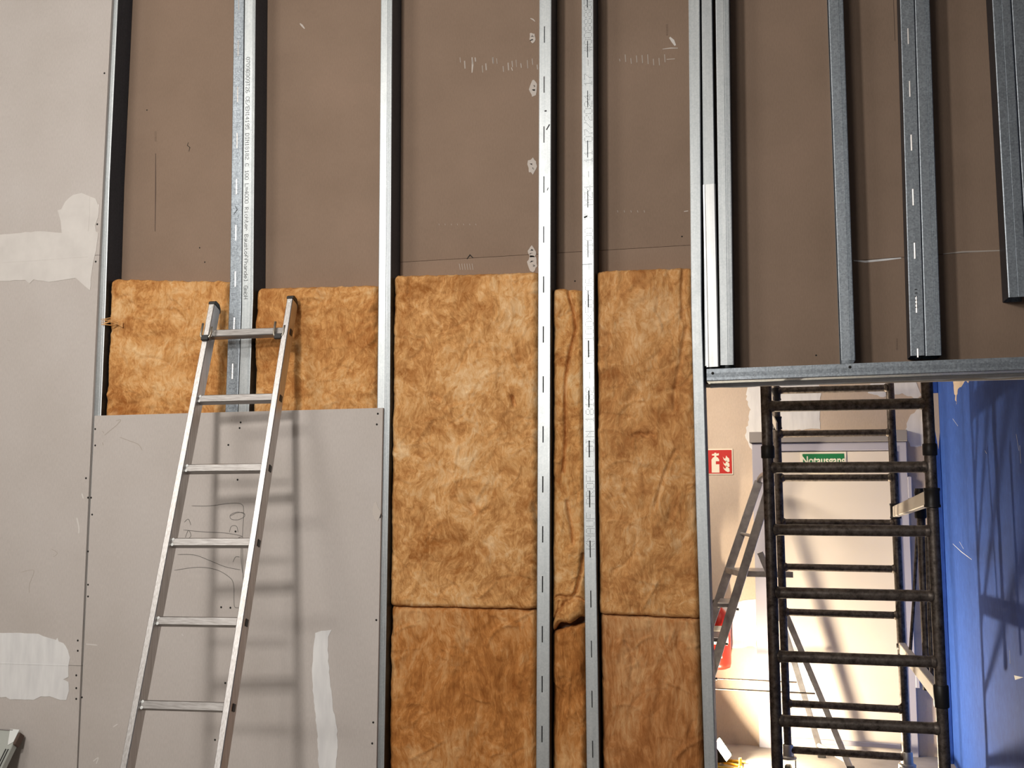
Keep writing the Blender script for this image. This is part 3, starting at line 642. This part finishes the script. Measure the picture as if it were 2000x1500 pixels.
# ---- header track over the doorway
p0, p1 = W(1380, 721, 0), W(2000, 697, 0); q0 = W(1380, 745, 0)
hh = p0.z-q0.z; sx = (p1.z-p0.z)/(p1.x-p0.x)
X1 = 2.15
ht = thing('header_track', (p0.x, 0, q0.z), 'horizontal galvanised track over the doorway', 'metal track')
bm = bmesh.new(); rows = []
for x in (p0.x, X1):
    dz_ = (x-p0.x)*sx
    rows.append([bm.verts.new((x, yv, p0.z+dz_+zv)) for yv, zv in ((-.0015, 0), (-.0030, -hh*.35), (-.0015, -hh*.7), (-.0022, -hh+.003), (0.001, -hh), (.1005, -hh), (.1005, 0))])
for i in range(6): bm.faces.new((rows[0][i], rows[0][i+1], rows[1][i+1], rows[1][i]))
build(bm, 'profile', M_ZINC2, ht, solid=.0007)
for px, py in ((1660, 717), (1392, 729)):
    p = W(px, py, -.0035); bm = bmesh.new(); lathe(bm, p, (0, -1, 0), [(.005, 0), (.004, .002), (.001, .003)], 10); build(bm, 'screw', M_DARK, ht)
# torn paper edge hanging under the track
bm = bmesh.new(); r_ = random.Random(3); P = []
N = 60
for k in range(N+1):
    x = p0.x+.005+(X1-.1-p0.x)*k/N; P.append((x, p0.z-hh+(x-p0.x)*sx))
prism(bm, [V((x, .0995, z+.001)) for x, z in P]+[V((x, .0995, z-.010-r_.random()*.006)) for x, z in reversed(P)], (0, .002, 0))
build(bm, 'torn_paper_edge', M_COMPW, wp)

# ------------------------------------------------------------------ mineral wool batts
def batt(label, corners, m, y=.014, amp=1.0, res=.0045, seed=0, creases=(), top_rag=.004, bottom_shape=None, bulge=None, group='mineral wool batts', thick=.078, streak=0, wisps=170):
    TL, TR, BR, BL = [W(px, py, y) for px, py in corners]
    root = tag
    nu = max(8, int((TR-TL).length/res)); nv = max(8, int((TL-BL).length/res))
    u = np.linspace(0, 1, nu+1)[None, :, None]; v = np.linspace(0, 1, nv+1)[:, None, None]
    A = lambda p: np.array(p)[None, None, :]
    P = (A(TL)*(1-u)+A(TR)*u)*(1-v)+(A(BL)*(1-u)+A(BR)*u)*v
    rr = random.Random(seed); ox = rr.uniform(0, 50)
    wdt, hgt = (TR-TL).length, (TL-BL).length
    cre = [([W(px, py, y) for px, py in c[0]], c[1], c[2]) for c in creases]
    # loose strands and pulled tufts: short curved ridges and hollows over the batt
    for k in range(int(wisps*wdt*hgt)):
        cx, cz, an, ln = rr.uniform(BL.x, TR.x), rr.uniform(BL.z, TR.z), rr.uniform(0, math.pi), rr.uniform(.04, .16)
        cv = rr.uniform(-14, 14); pl = []
        for q_ in range(6):
            pl.append(V((cx, 0, cz))); cx += math.cos(an)*ln/5; cz += math.sin(an)*ln/5; an += cv*ln/5
        cre.append((pl, rr.uniform(.003, .007), rr.choice((-1, -1, 1))*rr.uniform(.0015, .0050)))
    CR = np.zeros(P.shape[:2])
    for pl, wd_, dp in cre:
        best = np.full(P.shape[:2], 9.0)
        for s0, s1 in zip(pl, pl[1:]):
            ex, ez = s1.x-s0.x, s1.z-s0.z; dx, dz_ = P[..., 0]-s0.x, P[..., 2]-s0.z
            tt = np.clip((dx*ex+dz_*ez)/(ex*ex+ez*ez+1e-9), 0, 1)
            best = np.minimum(best, np.hypot(dx-ex*tt, dz_-ez*tt))
        CR += dp*np.exp(-(best/wd_)**2)
    for j in range(nv+1):
        for i in range(nu+1):
            x, yy, z = P[j, i]
            q_ = V((x+ox, z*(1-.4*streak), seed*3.1))
            wv = noise.noise_vector(q_*6)*.09
            qq = q_+wv
            d = amp*(.011*noise.noise(qq*5.5)+.007*noise.noise(qq*14)+.0035*noise.noise(qq*33)+.0018*noise.noise(qq*75))
            eu = min(i/nu, 1-i/nu)*wdt; ev = min(j/nv, 1-j/nv)*hgt
            d += .020*max(0, 1-eu/.022)**2+.012*max(0, 1-ev/.014)**2
            d += CR[j, i]
            if bulge:
                for bx, bz, br, bd in bulge: d -= bd*math.exp(-((x-bx)**2+(z-bz)**2)/br**2)
            if j < 3: z += top_rag*noise.noise(V((x*28+ox, seed, 0)))*(3-j)/3+.5*top_rag*noise.noise(V((x*90+ox, seed, 2)))*(3-j)/3
            if j > nv-3 and bottom_shape is None: z += top_rag*noise.noise(V((x*22+ox, seed+9, 0)))*(j-nv+3)/3
            if bottom_shape is not None and v[j, 0, 0] > .6:
                t = (v[j, 0, 0]-.6)/.4; z += t*t*bottom_shape(i/nu)
            P[j, i] = (x, min(yy+d, y+thick-.01), z)
    n0 = (nu+1)*(nv+1)
    verts = P.reshape(-1, 3)
    idx = np.arange(n0).reshape(nv+1, nu+1)
    faces = np.stack([idx[:-1, :-1], idx[1:, :-1], idx[1:, 1:], idx[:-1, 1:]], -1).reshape(-1, 4)
    ring = np.concatenate([idx[0, :], idx[1:, -1], idx[-1, -2::-1], idx[-2:0:-1, 0]])
    back = verts[ring].copy(); back[:, 1] = y+thick
    rid = np.arange(n0, n0+len(ring)); nx = np.roll(np.arange(len(ring)), -1)
    side = np.stack([ring, ring[nx], rid[nx], rid], -1)
    origin = V(((BL.x+BR.x)/2, y+.03, min(BL.z, BR.z)))
    allv = np.concatenate([verts, back])-np.array(origin)
    me = bpy.data.meshes.new('insulation_batt')
    me.from_pydata(allv.tolist(), [], np.concatenate([faces, side]).tolist()+[rid[::-1].tolist()])
    me.update()
    for p in me.polygons: p.use_smooth = True
    me.materials.append(m)
    o = bpy.data.objects.new('insulation_batt', me); COL.objects.link(o); o.location = origin
    return tag(o, label, 'insulation', group)
batt('square mineral wool piece left of the double stud, above the plasterboard sheet', [(215, 545), (448, 549), (438, 870), (199, 870)], M_WOOLG, seed=1, amp=1.25)
batt('mineral wool piece between the double stud and the bright ribbed stud', [(500, 563), (739, 557), (735.5, 860), (489, 868)], M_WOOLG, seed=2, amp=1.25)
batt('large upper mineral wool batt in the middle bay, with pale swirls', [(768, 539), (1051, 531), (1048, 1190), (760, 1184)], M_WOOL, seed=3, amp=.9, creases=[([(1000, 774), (1004, 790)], .006, .022), ([(920, 985), (926, 1000)], .012, .014), ([(895, 870), (886, 920), (890, 960), (905, 990), (930, 1008), (948, 985)], .006, -.006), ([(990, 680), (1010, 720), (1040, 760)], .006, -.006), ([(1042, 985), (1048, 1020)], .010, .014), ([(845, 772), (856, 778)], .010, .012)])
batt('darker brown lower mineral wool batt in the middle bay', [(762, 1185), (1048, 1191), (1046, 1850), (755, 1850)], M_WOOLD, y=.027, seed=4, amp=1.0, streak=.6, thick=.070)
e_c = [([(1110, 568), (1118, 600), (1125, 640), (1113, 690), (1105, 740), (1104, 800), (1104, 860), (1100, 920)], .006, .020), ([(1107, 980), (1116, 1030), (1120, 1060)], .006, .015), ([(1138, 1085), (1134, 1120), (1126, 1152)], .006, .022),
       ([(1080, 1190), (1095, 1186), (1102, 1172), (1120, 1166), (1138, 1180)], .007, .020), ([(1085, 1158), (1105, 1164), (1126, 1158)], .006, .016), ([(1092, 1170), (1090, 1182)], .005, .012)]
bl = W(1112, 1200, 0)
def e_bot(u): return -.045*max(0, 1-u/.45)+.012*math.sin(u*9)
batt('narrow creased mineral wool strip between the two slotted studs', [(1080, 563), (1139.5, 567), (1143, 1212), (1078, 1209)], M_WOOLG, y=.020, seed=5, amp=1.0, res=.0035, creases=e_c, bottom_shape=e_bot, bulge=[(bl.x, bl.z, .035, .020)], thick=.07)
batt('dark narrow mineral wool strip below the folded strip between the slotted studs', [(1080, 1234), (1144, 1217), (1148, 1850), (1078, 1850)], M_WOOLD, y=.034, seed=6, amp=1.3, res=.004, streak=.4, thick=.062)
g_c = [([(1334, 525), (1332, 570), (1333, 620)], .006, .010), ([(1238, 850), (1250, 846), (1262, 852), (1268, 846), (1275, 850)], .007, .014), ([(1340, 640), (1330, 700), (1318, 760), (1316, 800)], .007, .010), ([(1320, 880), (1296, 930), (1280, 990)], .006, .008)]
batt('upper mineral wool batt in the bay beside the doorway', [(1165, 529), (1354, 522), (1367.5, 1208), (1169.5, 1199)], M_WOOLR, seed=7, amp=.95, creases=g_c)
batt('darker lower mineral wool batt beside the doorway', [(1172, 1200), (1367, 1209), (1384, 1850), (1183, 1850)], M_WOOLH, y=.027, seed=8, amp=.9, streak=1.0, thick=.070)
# a loose tuft pulled out past the left stud
bm = bmesh.new()
r_ = random.Random(5)
for k in range(9):
    a = W(240, 634, .012)+V((0, 0, r_.uniform(-.010, .010))); b_ = W(196+r_.uniform(0, 8), 627+r_.uniform(-3, 8), -.014)
    mid = (a+b_)/2+V((0, -.012, r_.uniform(-.012, .018))); tube(bm, [a, mid, b_], .0030, 5, r2=.0012)
tf = build(bm, 'wool_tuft', M_WOOLG); tag(tf, 'small tuft of mineral wool poking over the leftmost stud', 'insulation')

# ------------------------------------------------------------------ leaning aluminium ladder
lc = V((-2.0057, -.065, 2.3061)); ax = V((.0386, -.3424, -1)).normalized()
u_ = (V((1, 0, 0))-ax*ax.x).normalized(); v_ = ax.cross(u_); th = -.0833
rd = (u_*math.cos(th)+v_*math.sin(th)).normalized(); nn = rd.cross(ax).normalized()
if nn.y < 0: nn = -nn
SPC, WID, RW, RD = .2779, .298, .024, .056
KL = .9935
lc = CAM+(lc+rd*.007-CAM)*KL; SPC *= KL; WID *= KL
n_r = 9
botd = (lc.z-.0)/-ax.z
lad = thing('leaning_ladder', lc+ax*(botd-.02), 'aluminium ladder leaning against the partition at left', 'ladder')
t_top = -.128
for s in (-1, 1):
    c0 = lc+rd*s*(WID/2+RW/2)
    tt = t_top-(.005 if s > 0 else -.005)
    a_, b_ = c0+ax*tt, c0+ax*(botd-.03)
    bm = bmesh.new(); obox(bm, (a_+b_)/2, rd, nn, ax, RW, RD, (b_-a_).length, .0025); rail = build(bm, 'side_rail', M_ALU, lad)
    bm = bmesh.new(); prof = [(-RD/2-.001, 0), (-RD/2-.001, -.008), (-RD/2+.008, -.016), (RD/2-.018, -.017), (RD/2-.004, -.006), (RD/2+.001, .008), (RD/2+.001, .014), (RD/2-.006, .004), (RD/2-.02, 0)]
    prism(bm, [a_-rd*(RW/2+.001)+nn*p+ax*h for p, h in prof], rd*(RW+.002)); build(bm, 'end_cap', M_RUBBER, lad)
    bm = bmesh.new(); lathe(bm, a_-nn*(RD/2)+ax*.014, -nn, [(.006, 0), (.006, .001), (.002, .0025)], 12); build(bm, 'rivet', M_FILM, rail)
    bm = bmesh.new(); e = b_; obox(bm, e+ax*.012, rd, nn, ax, RW+.006, RD+.006, .035, .003); build(bm, 'foot', M_RUBBER, lad)
for k in range(n_r):
    c = lc+ax*SPC*k
    if (c.z) < .12: continue
    bm = bmesh.new(); obox(bm, c, rd, nn, ax, WID+.004, .031, .030, .003); rg = build(bm, 'rung', M_RUNG, lad)
    bm = bmesh.new(); obox(bm, c+rd*(WID/2+RW+.0005)+nn*.002, rd, nn, ax, .004, .022, .026, .002); build(bm, 'rung_end', M_RUBBER, rg)
    bm = bmesh.new()
    for h in (-.009, .010): lathe(bm, c-rd*(WID/2-.006)-nn*.0155+ax*h, -nn, [(.0055, 0), (.0055, .001), (.002, .0025)], 10)
    build(bm, 'rung_collar', M_FILM, rg)
for s in (-1, 1):
    c = lc+rd*s*(WID/2-.012 if s > 0 else WID/2+.008)-nn*(.035 if s < 0 else .026)
    bm = bmesh.new(); P = []
    for k in range(13):
        t = math.pi*k/12; P.append(c+rd*(.020*math.cos(t))+ax*(.012+.022*math.sin(t)))
    P = [P[0]-ax*.028]+P+[P[-1]-ax*.045]
    tube(bm, P, .0045, 8); hk = build(bm, 'safety_hook', M_HOOK, lad, True)
    bm = bmesh.new(); obox(bm, c+ax*.030, rd, nn, ax, .030, .012, .022, .002); build(bm, 'hook_block', M_RUBBER, hk)

# ------------------------------------------------------------------ mobile scaffold behind the doorway
sc = thing('mobile_scaffold', (.25, 1.6, 0), 'black tubular rolling scaffold behind the doorway', 'scaffold')
TR_ = .0225
def frame(x, y, z, yaw, sp, wd, lx, ly, ks, ztop, zbot, rk=.99):
    r = V((math.cos(yaw), math.sin(yaw), 0)); a = V((lx, ly, -1)); o = V((x, y, z))
    ups = []
    for s, zt in ((-1, ztop[0]), (1, ztop[1])):
        b = o+r*s*wd/2; t0, t1 = b+a*(b.z-zt), b+a*(b.z-zbot)
        bm = bmesh.new(); tube(bm, [t0, t1], TR_, 20); ob = auto_smooth(build(bm, 'upright', M_STEEL, sc)); ups.append((ob, b, a))
    for k in ks:
        c = o+a*sp*k; bm = bmesh.new(); tube(bm, [c-r*(wd/2-.012), c+r*(wd/2-.012)], TR_*rk, 18)
        for s in (-1, 1): lathe(bm, c+r*s*(wd/2-.028), r*s, [(TR_*rk, -.004), (TR_*1.1, .004), (TR_*1.12, .012)], 18)
        auto_smooth(build(bm, 'rung', M_STEEL, sc))
    return ups
def zrow(px, py, y): return W(px, py, y).z
yf, yr = .7257, 2.46
fr = frame(.2402, yf, 2.0383, .02, .2504, .62, .004, -.0028, range(0, 8), (zrow(1494, 749, yf), 2.62), .20)
re = frame(.2657, yr, 2.2575, -.0095, .2503, .62, .0061, -.0037, list(range(-1, 9)), (2.62, 2.62), .22, .88)
def sleeve(up, z, ln, k=1.28, nm='coupling_sleeve', rim=True):
    ob, b, a = up; c = b+a*(b.z-z); r = TR_*k; h = ln/2
    prof = [(r*.9, -h), (r*1.08, -h+.002), (r*1.08, -h+.010), (r, -h+.014), (r, h-.014), (r*1.08, h-.010), (r*1.08, h-.002), (r*.9, h)] if rim else [(r*.9, -h), (r, -h+.004), (r, h-.004), (r*.9, h)]
    bm = bmesh.new(); lathe(bm, c, -a, prof, 22); return auto_smooth(build(bm, nm, M_SLEEVE, sc))
sleeve(fr[0], zrow(1505, 883, yf), .052, 1.2, rim=False); sleeve(fr[1], zrow(1815, 878, yf), .048, 1.22, rim=False)
sleeve(fr[0], zrow(1494, 752, yf), .012, 1.12, 'top_collar', False)
sleeve(fr[1], zrow(1817, 972, yf), .078, 1.28); sleeve(fr[1], zrow(1838, 1360, yf), .085, 1.26, rim=False)
sleeve(re[1], zrow(1748, 998, yr), .085, 1.22); sleeve(re[1], zrow(1762, 1262, yr), .03, 1.2, rim=False)
sleeve(re[0], zrow(1515, 770, yr), .075, 1.22); sleeve(re[0], zrow(1519, 826, yr), .075, 1.22)
# claws of the side braces
def claw(a, b, wd=.045, th=.014):
    a, b = V(a), V(b); d = (b-a).normalized(); z = V((0, 0, 1)); s = d.cross(z).normalized()
    bm = bmesh.new(); obox(bm, (a+b)/2, d, s, z, (b-a).length, th, wd, .003); build(bm, 'claw', M_CLAW, sc)
yb = 1.95
def beam(p, q_, hgt=.058, th=.035):
    d = (q_-p).normalized(); sd_ = d.cross(V((0, 0, 1))).normalized(); u_ = sd_.cross(d)
    bm = bmesh.new(); obox(bm, (p+q_)/2, d, sd_, u_, (q_-p).length, th, hgt, .003); return build(bm, 'side_beam', M_CLAW, sc)
def on_up(up, z, dx=0, dy=0):
    o, b_, a_ = up; return b_+a_*(b_.z-z)+V((dx, dy, 0))
beam(on_up(re[1], zrow(1748, 999, yr), .0, -.03), on_up(fr[1], zrow(1817, 972, yf), 0, .03))
beam(on_up(re[1], zrow(1762, 1264, yr), .0, -.03), on_up(fr[1], zrow(1838, 1362, yf), 0, .03))
claw(W(1507, 768, yr)+V((-.01, -.03, 0)), W(1510, 782, yr-.12), .05, .012); claw(W(1514, 820, yr)+V((-.01, -.03, 0)), W(1517, 833, yr-.10), .045, .012)
def pole(P, r, ys, nm='brace'):
    bm = bmesh.new(); tube(bm, [W(px, py, y) for (px, py), y in zip(P, ys)], r, 14); return auto_smooth(build(bm, nm, M_STEEL, sc))
mp_ = pole([(1797, 960), (1804, 1150), (1813, 1346)], .0205, (yb, yb, yb))
bm = bmesh.new(); lathe(bm, W(1797, 983, yb), (0.0, 0, 1), [(.027, -.075), (.029, -.068), (.029, -.004), (.024, .0), (.024, .045), (.026, .05), (.022, .075)], 18); auto_smooth(build(bm, 'brace_head', M_SLEEVE, sc))
bm = bmesh.new(); lathe(bm, W(1813, 1336, yb), (0.0, 0, 1), [(.022, -.03), (.027, -.028), (.024, .03)], 18); auto_smooth(build(bm, 'brace_foot', M_SLEEVE, sc))
pole([(1811, 1040), (1816, 1200), (1821, 1332)], .011, (yb-.25,)*3)
pole([(1792, 1030), (1785, 1170), (1777, 1284)], .0085, (yb+.15,)*3)
for ups in (fr, re):
    for ob, b, a in ups:
        c = b+a*(b.z-.0)
        e = thing('caster', (c.x, c.y, 0)); e.parent = sc; e.location = V((c.x, c.y, 0))-sc.location
        bm = bmesh.new(); lathe(bm, (c.x, c.y, .205), (0, 0, 1), [(.030, 0), (.046, .004), (.046, .014), (.032, .020), (.030, .075), (.026, .08)], 20); auto_smooth(build(bm, 'swivel_plate', M_CASTER, e))
        bm = bmesh.new()
        for s in (-1, 1):
            prism(bm, [V((c.x+s*.036, c.y+p, h)) for p, h in ((-.045, .205), (.045, .205), (.040, .14), (.022, .075), (.0, .062), (-.022, .075), (-.040, .14))], (s*.006, 0, 0))
        build(bm, 'fork', M_CASTER, e)
        bm = bmesh.new(); lathe(bm, (c.x-.022, c.y, .0875), (1, 0, 0), [(.03, 0), (.078, .002), (.0875, .010), (.0875, .034), (.078, .042), (.03, .044)], 28); auto_smooth(build(bm, 'wheel', M_RUBBER, e))
        bm = bmesh.new(); obox(bm, (c.x+.052, c.y-.02, .12), (1, 0, 0), (0, 1, 0), (0, .3, 1), .016, .05, .03, .003); build(bm, 'brake_lever', M_CASTER, e)

# ------------------------------------------------------------------ step ladder by the back wall
yn, yfar = 3.06, 3.36
def down(p, q_, z): return p+(q_-p)*((z-p.z)/(q_.z-p.z))
B0, B1 = W(1489, 996, yn), W(1400, 1284, yn); A0, A1 = W(1482, 940, yfar), W(1407, 1162, yfar)
C0, C1 = W(1479, 1066, yn), W(1660, 1500, yn); D0, D1 = W(1543, 1266, yfar), W(1601, 1462, yfar)
st = thing('step_ladder', (down(C0, C1, 0).x-.5, 3.3, 0), 'aluminium platform step ladder between the scaffold and the back wall', 'ladder')
def rail(p, q_, nm='rail', wx=.020, wy=.055, m=M_ALU2):
    d = (q_-p).normalized(); y = V((0, 1, 0)); s = y.cross(d).normalized()
    bm = bmesh.new(); obox(bm, (p+q_)/2, d, s, y, (q_-p).length, wy, wx, .002); return build(bm, nm, m, st)
zt = A0.z
Bt = down(B0, B1, zt)
rail(Bt, down(B0, B1, .02), 'front_rail'); rail(A0, down(A0, A1, .02), 'front_rail')
zp = W(1470, 1110, 3.3).z
rail(down(C0, C1, zp+.12), down(C0, C1, .02), 'rear_leg', .018, .038); rail(down(D0, D1, zp), down(D0, D1, .02), 'rear_leg', .018, .038)
bm = bmesh.new(); hp = []
for k in range(11):
    t = k/10; p = Bt*(1-t)+A0*t; hp.append(p+V((.0, 0, .045*math.sin(math.pi*t)**.6)))
tube(bm, hp, .016, 10); auto_smooth(build(bm, 'top_hoop', M_ALU2, st))
mk_ = (down(B0, B1, W(1480, 1048, yn).z), down(A0, A1, W(1455, 1042, yfar).z))
bm = bmesh.new(); tube(bm, mk_, .010, 8); build(bm, 'knee_bar', M_ALU2, st)
# platform and treads
pb, pa = down(B0, B1, zp), down(A0, A1, zp)
bm = bmesh.new(); prism(bm, [pb+V((-.03, .012, 0)), pb+V((.30, .012, 0)), pa+V((.30, -.012, 0)), pa+V((-.03, -.012, 0))], (0, 0, -.035)); build(bm, 'platform', M_ALU2, st)
for k in range(1, 5):
    z = zp-.215*k
    p, q_ = down(B0, B1, z), down(A0, A1, z)
    bm = bmesh.new(); obox(bm, (p+q_)/2, (0, 1, 0), (1, 0, 0), (0, 0, 1), abs(q_.y-p.y)-.02, .085, .028, .003); tr_ = build(bm, 'tread', M_ALU2, st)
    for e in (p+V((.03, -.016, -.02)),):
        bm = bmesh.new(); lathe(bm, e, (0, -1, 0), [(.009, 0), (.009, .006), (.004, .010)], 10); build(bm, 'bolt', M_RUBBER, tr_)
for (p0_, p1_), (q0_, q1_), z in (((A0, A1), (D0, D1), W(1562, 1333, yfar).z), ((B0, B1), (C0, C1), W(1598, 1355, yn).z)):
    bm = bmesh.new(); tube(bm, [down(p0_, p1_, z), down(q0_, q1_, z)], .0055, 8); build(bm, 'spreader', M_STEEL, st)
c_, d_ = down(C0, C1, W(1647, 1486, yn).z), down(D0, D1, W(1601, 1455, yfar).z)
bm = bmesh.new(); tube(bm, [c_, d_], .014, 10); auto_smooth(build(bm, 'leg_brace', mat('pale painted bar', (.74, .66, .52), .5), st))
for p, q_ in ((C0, C1), (D0, D1), (B0, B1), (A0, A1)):
    e = down(p, q_, .018); bm = bmesh.new(); obox(bm, e, (1, 0, 0), (0, 1, 0), (0, 0, 1), .05, .03, .036, .004); build(bm, 'foot', M_RUBBER, st)

# ------------------------------------------------------------------ fire extinguisher on the wall behind the step ladder
ex = W(1403, 1247, YB-.10)
zb_, zt_ = W(1410, 1306, YB-.1).z, W(1410, 1186, YB-.1).z
fe = thing('fire_extinguisher', (ex.x, YB-.1, zb_), 'red and white fire extinguisher hanging below its sign, behind the step ladder', 'extinguisher')
R_ = .082; hgt = zt_-zb_
bm = bmesh.new(); lathe(bm, (ex.x, YB-.1, zb_), (0, 0, 1), [(R_*.6, 0), (R_*.92, .012), (R_, .04), (R_, hgt*.74), (R_*.92, hgt*.84), (R_*.66, hgt*.93), (.028, hgt), (.026, hgt+.02)], 30); auto_smooth(build(bm, 'body', M_EXTRED, fe), 60)
def band(z0, z1, a0, a1, m, nm, rr=.001):
    bm = bmesh.new(); n = 14; lo = []; hi = []
    for k in range(n+1):
        t = a0+(a1-a0)*k/n; c = V((math.cos(t), math.sin(t), 0))*(R_+rr); lo.append(bm.verts.new(V((ex.x, YB-.1, z0))+c)); hi.append(bm.verts.new(V((ex.x, YB-.1, z1))+c))
    for k in range(n): bm.faces.new((lo[k], lo[k+1], hi[k+1], hi[k]))
    build(bm, nm, m, fe, True, .0006)
band(zb_+hgt*.42, zb_+hgt*.72, math.radians(-150), math.radians(-35), M_SIGNW, 'label'); band(zb_+hgt*.50, zb_+hgt*.57, math.radians(-110), math.radians(-55), M_EXTRED, 'label_stripe', .002); band(zb_+hgt*.20, zb_+hgt*.25, math.radians(-100), math.radians(-70), M_SIGNW, 'label')
bm = bmesh.new(); box(bm, ex.x-.03, ex.x+.05, YB-.125, YB-.075, zt_+.015, zt_+.05, .004); build(bm, 'valve', M_RUBBER, fe)
bm = bmesh.new(); tube(bm, [(ex.x-.02, YB-.1, zt_+.03), (ex.x-.09, YB-.1, zt_+.02), (ex.x-.105, YB-.1, zt_-.1), (ex.x-.10, YB-.1, zb_+.08)], .010, 8); build(bm, 'hose', M_RUBBER, fe)
bm = bmesh.new(); box(bm, ex.x-.02, ex.x+.02, YB-.02, YB-.0005, zt_-.12, zt_-.02, .002); build(bm, 'wall_bracket', M_CASTER, fe)

# ------------------------------------------------------------------ work lamp on the floor
YL = 3.02
hd = W(1412, 1463, YL)
lp = thing('work_lamp', (hd.x, YL, 0), 'glowing yellow work lamp on the floor at the doorway edge', 'lamp')
h0, h1 = W(1392, 1484, YL-.02), W(1448, 1497, YL-.05)
bm = bmesh.new()
for dy in (-.09, .09): tube(bm, [(hd.x-.15, YL+dy+.02, .010), (hd.x+.13, YL+dy-.02, .010)], .009, 10)
tube(bm, [(hd.x-.10, YL-.09, .010), (hd.x-.10, YL+.09, .010)], .009, 10); tube(bm, [(hd.x+.10, YL-.09, .010), (hd.x+.10, YL+.09, .010)], .009, 10)
tube(bm, [h0, h1], .008, 10); tube(bm, [h1, (hd.x+.12, YL-.09, .010)], .008, 10); tube(bm, [h0, (hd.x-.12, YL-.09, .010)], .008, 10)
auto_smooth(build(bm, 'stand', M_YEL, lp))
bm = bmesh.new(); tube(bm, [h1+V((-.004, 0, 0)), h1+V((-.006, 0, .05))], .009, 10); build(bm, 'stand_knob', M_YEL, lp)
fd = V((.80, -.12, .60)).normalized(); sd = fd.cross(V((0, 0, 1))).normalized(); ud = sd.cross(fd)
bm = bmesh.new(); tube(bm, [hd-sd*.10-fd*.03, V((hd.x-.03, YL-.09, .010))], .007, 8); tube(bm, [hd+sd*.10-fd*.03, V((hd.x-.03, YL+.09, .010))], .007, 8); build(bm, 'bracket', M_YEL, lp)
bm = bmesh.new(); fr_ = [hd+sd*a*.09+ud*b*.065 for a, b in ((-1, -1), (1, -1), (1, 1), (-1, 1))]; bk = [hd-fd*.07+sd*a*.05+ud*b*.04 for a, b in ((-1, -1), (1, -1), (1, 1), (-1, 1))]
fv = [bm.verts.new(p) for p in fr_]; bv = [bm.verts.new(p) for p in bk]; bm.faces.new(bv)
for i in range(4): bm.faces.new((fv[i], fv[(i+1) % 4], bv[(i+1) % 4], bv[i]))
build(bm, 'housing', M_RUBBER, lp, solid=.003)
M_GLOW = mat('lamp glass', (1, .9, .7), .3); _b = M_GLOW.node_tree.nodes['Principled BSDF']
_b.inputs['Emission Color'].default_value = (1, .86, .62, 1); _b.inputs['Emission Strength'].default_value = 40
bm = bmesh.new(); obox(bm, hd-fd*.004, sd, ud, fd, .165, .115, .004); build(bm, 'lamp_glass', M_GLOW, lp)
bl_ = area('lamp_light', hd+fd*.012, hd+fd*1.0, .10, .045, 58, (1.0, .83, .60))
bl_.data.spread = math.radians(175)
bl_.parent = lp; bl_.location = hd+fd*.012-lp.location

# ------------------------------------------------------------------ wrapped glass pane leaning at the lower left
pv = W(47, 1429, -.03); lean = V((0, -.75, -1)).normalized(); xr = V((1, 0, 0)); nrm = xr.cross(lean).normalized()
if nrm.y > 0: nrm = -nrm
ln_ = pv.z/-lean.z-.01
gp = thing('wrapped_pane', pv+lean*ln_-xr*.4, 'grey-green wrapped pane with a white corner film leaning at the lower left', 'glass pane')
bm = bmesh.new(); obox(bm, pv-xr*.45+lean*ln_/2, xr, nrm, lean, .88, .03, ln_-.01, .003); build(bm, 'pane', M_GLASS, gp)
bm = bmesh.new(); o_ = nrm*.0155
prism(bm, [pv-xr*.011+o_, pv-xr*.055+o_, pv-xr*.030+lean*.065+o_, pv-xr*.011+lean*.05+o_], nrm*.002); build(bm, 'corner_film', M_FILM, gp)
for d_ in (.030, .019):
    bm = bmesh.new(); obox(bm, pv-xr*d_+lean*(ln_/2+.03)+nrm*.0165, xr, nrm, lean, .0035, .003, ln_-.10, 0); build(bm, 'edge_strip', M_RUBBER, gp)
bm = bmesh.new(); obox(bm, pv-xr*.24+lean*.004+nrm*.0165, xr, nrm, lean, .40, .003, .004, 0); build(bm, 'edge_strip', M_LINTEL, gp)
bm = bmesh.new(); obox(bm, pv-xr*.006+lean*.035, xr, nrm, lean, .012, .034, .05, .003); build(bm, 'edge_block', M_PRINT, gp)
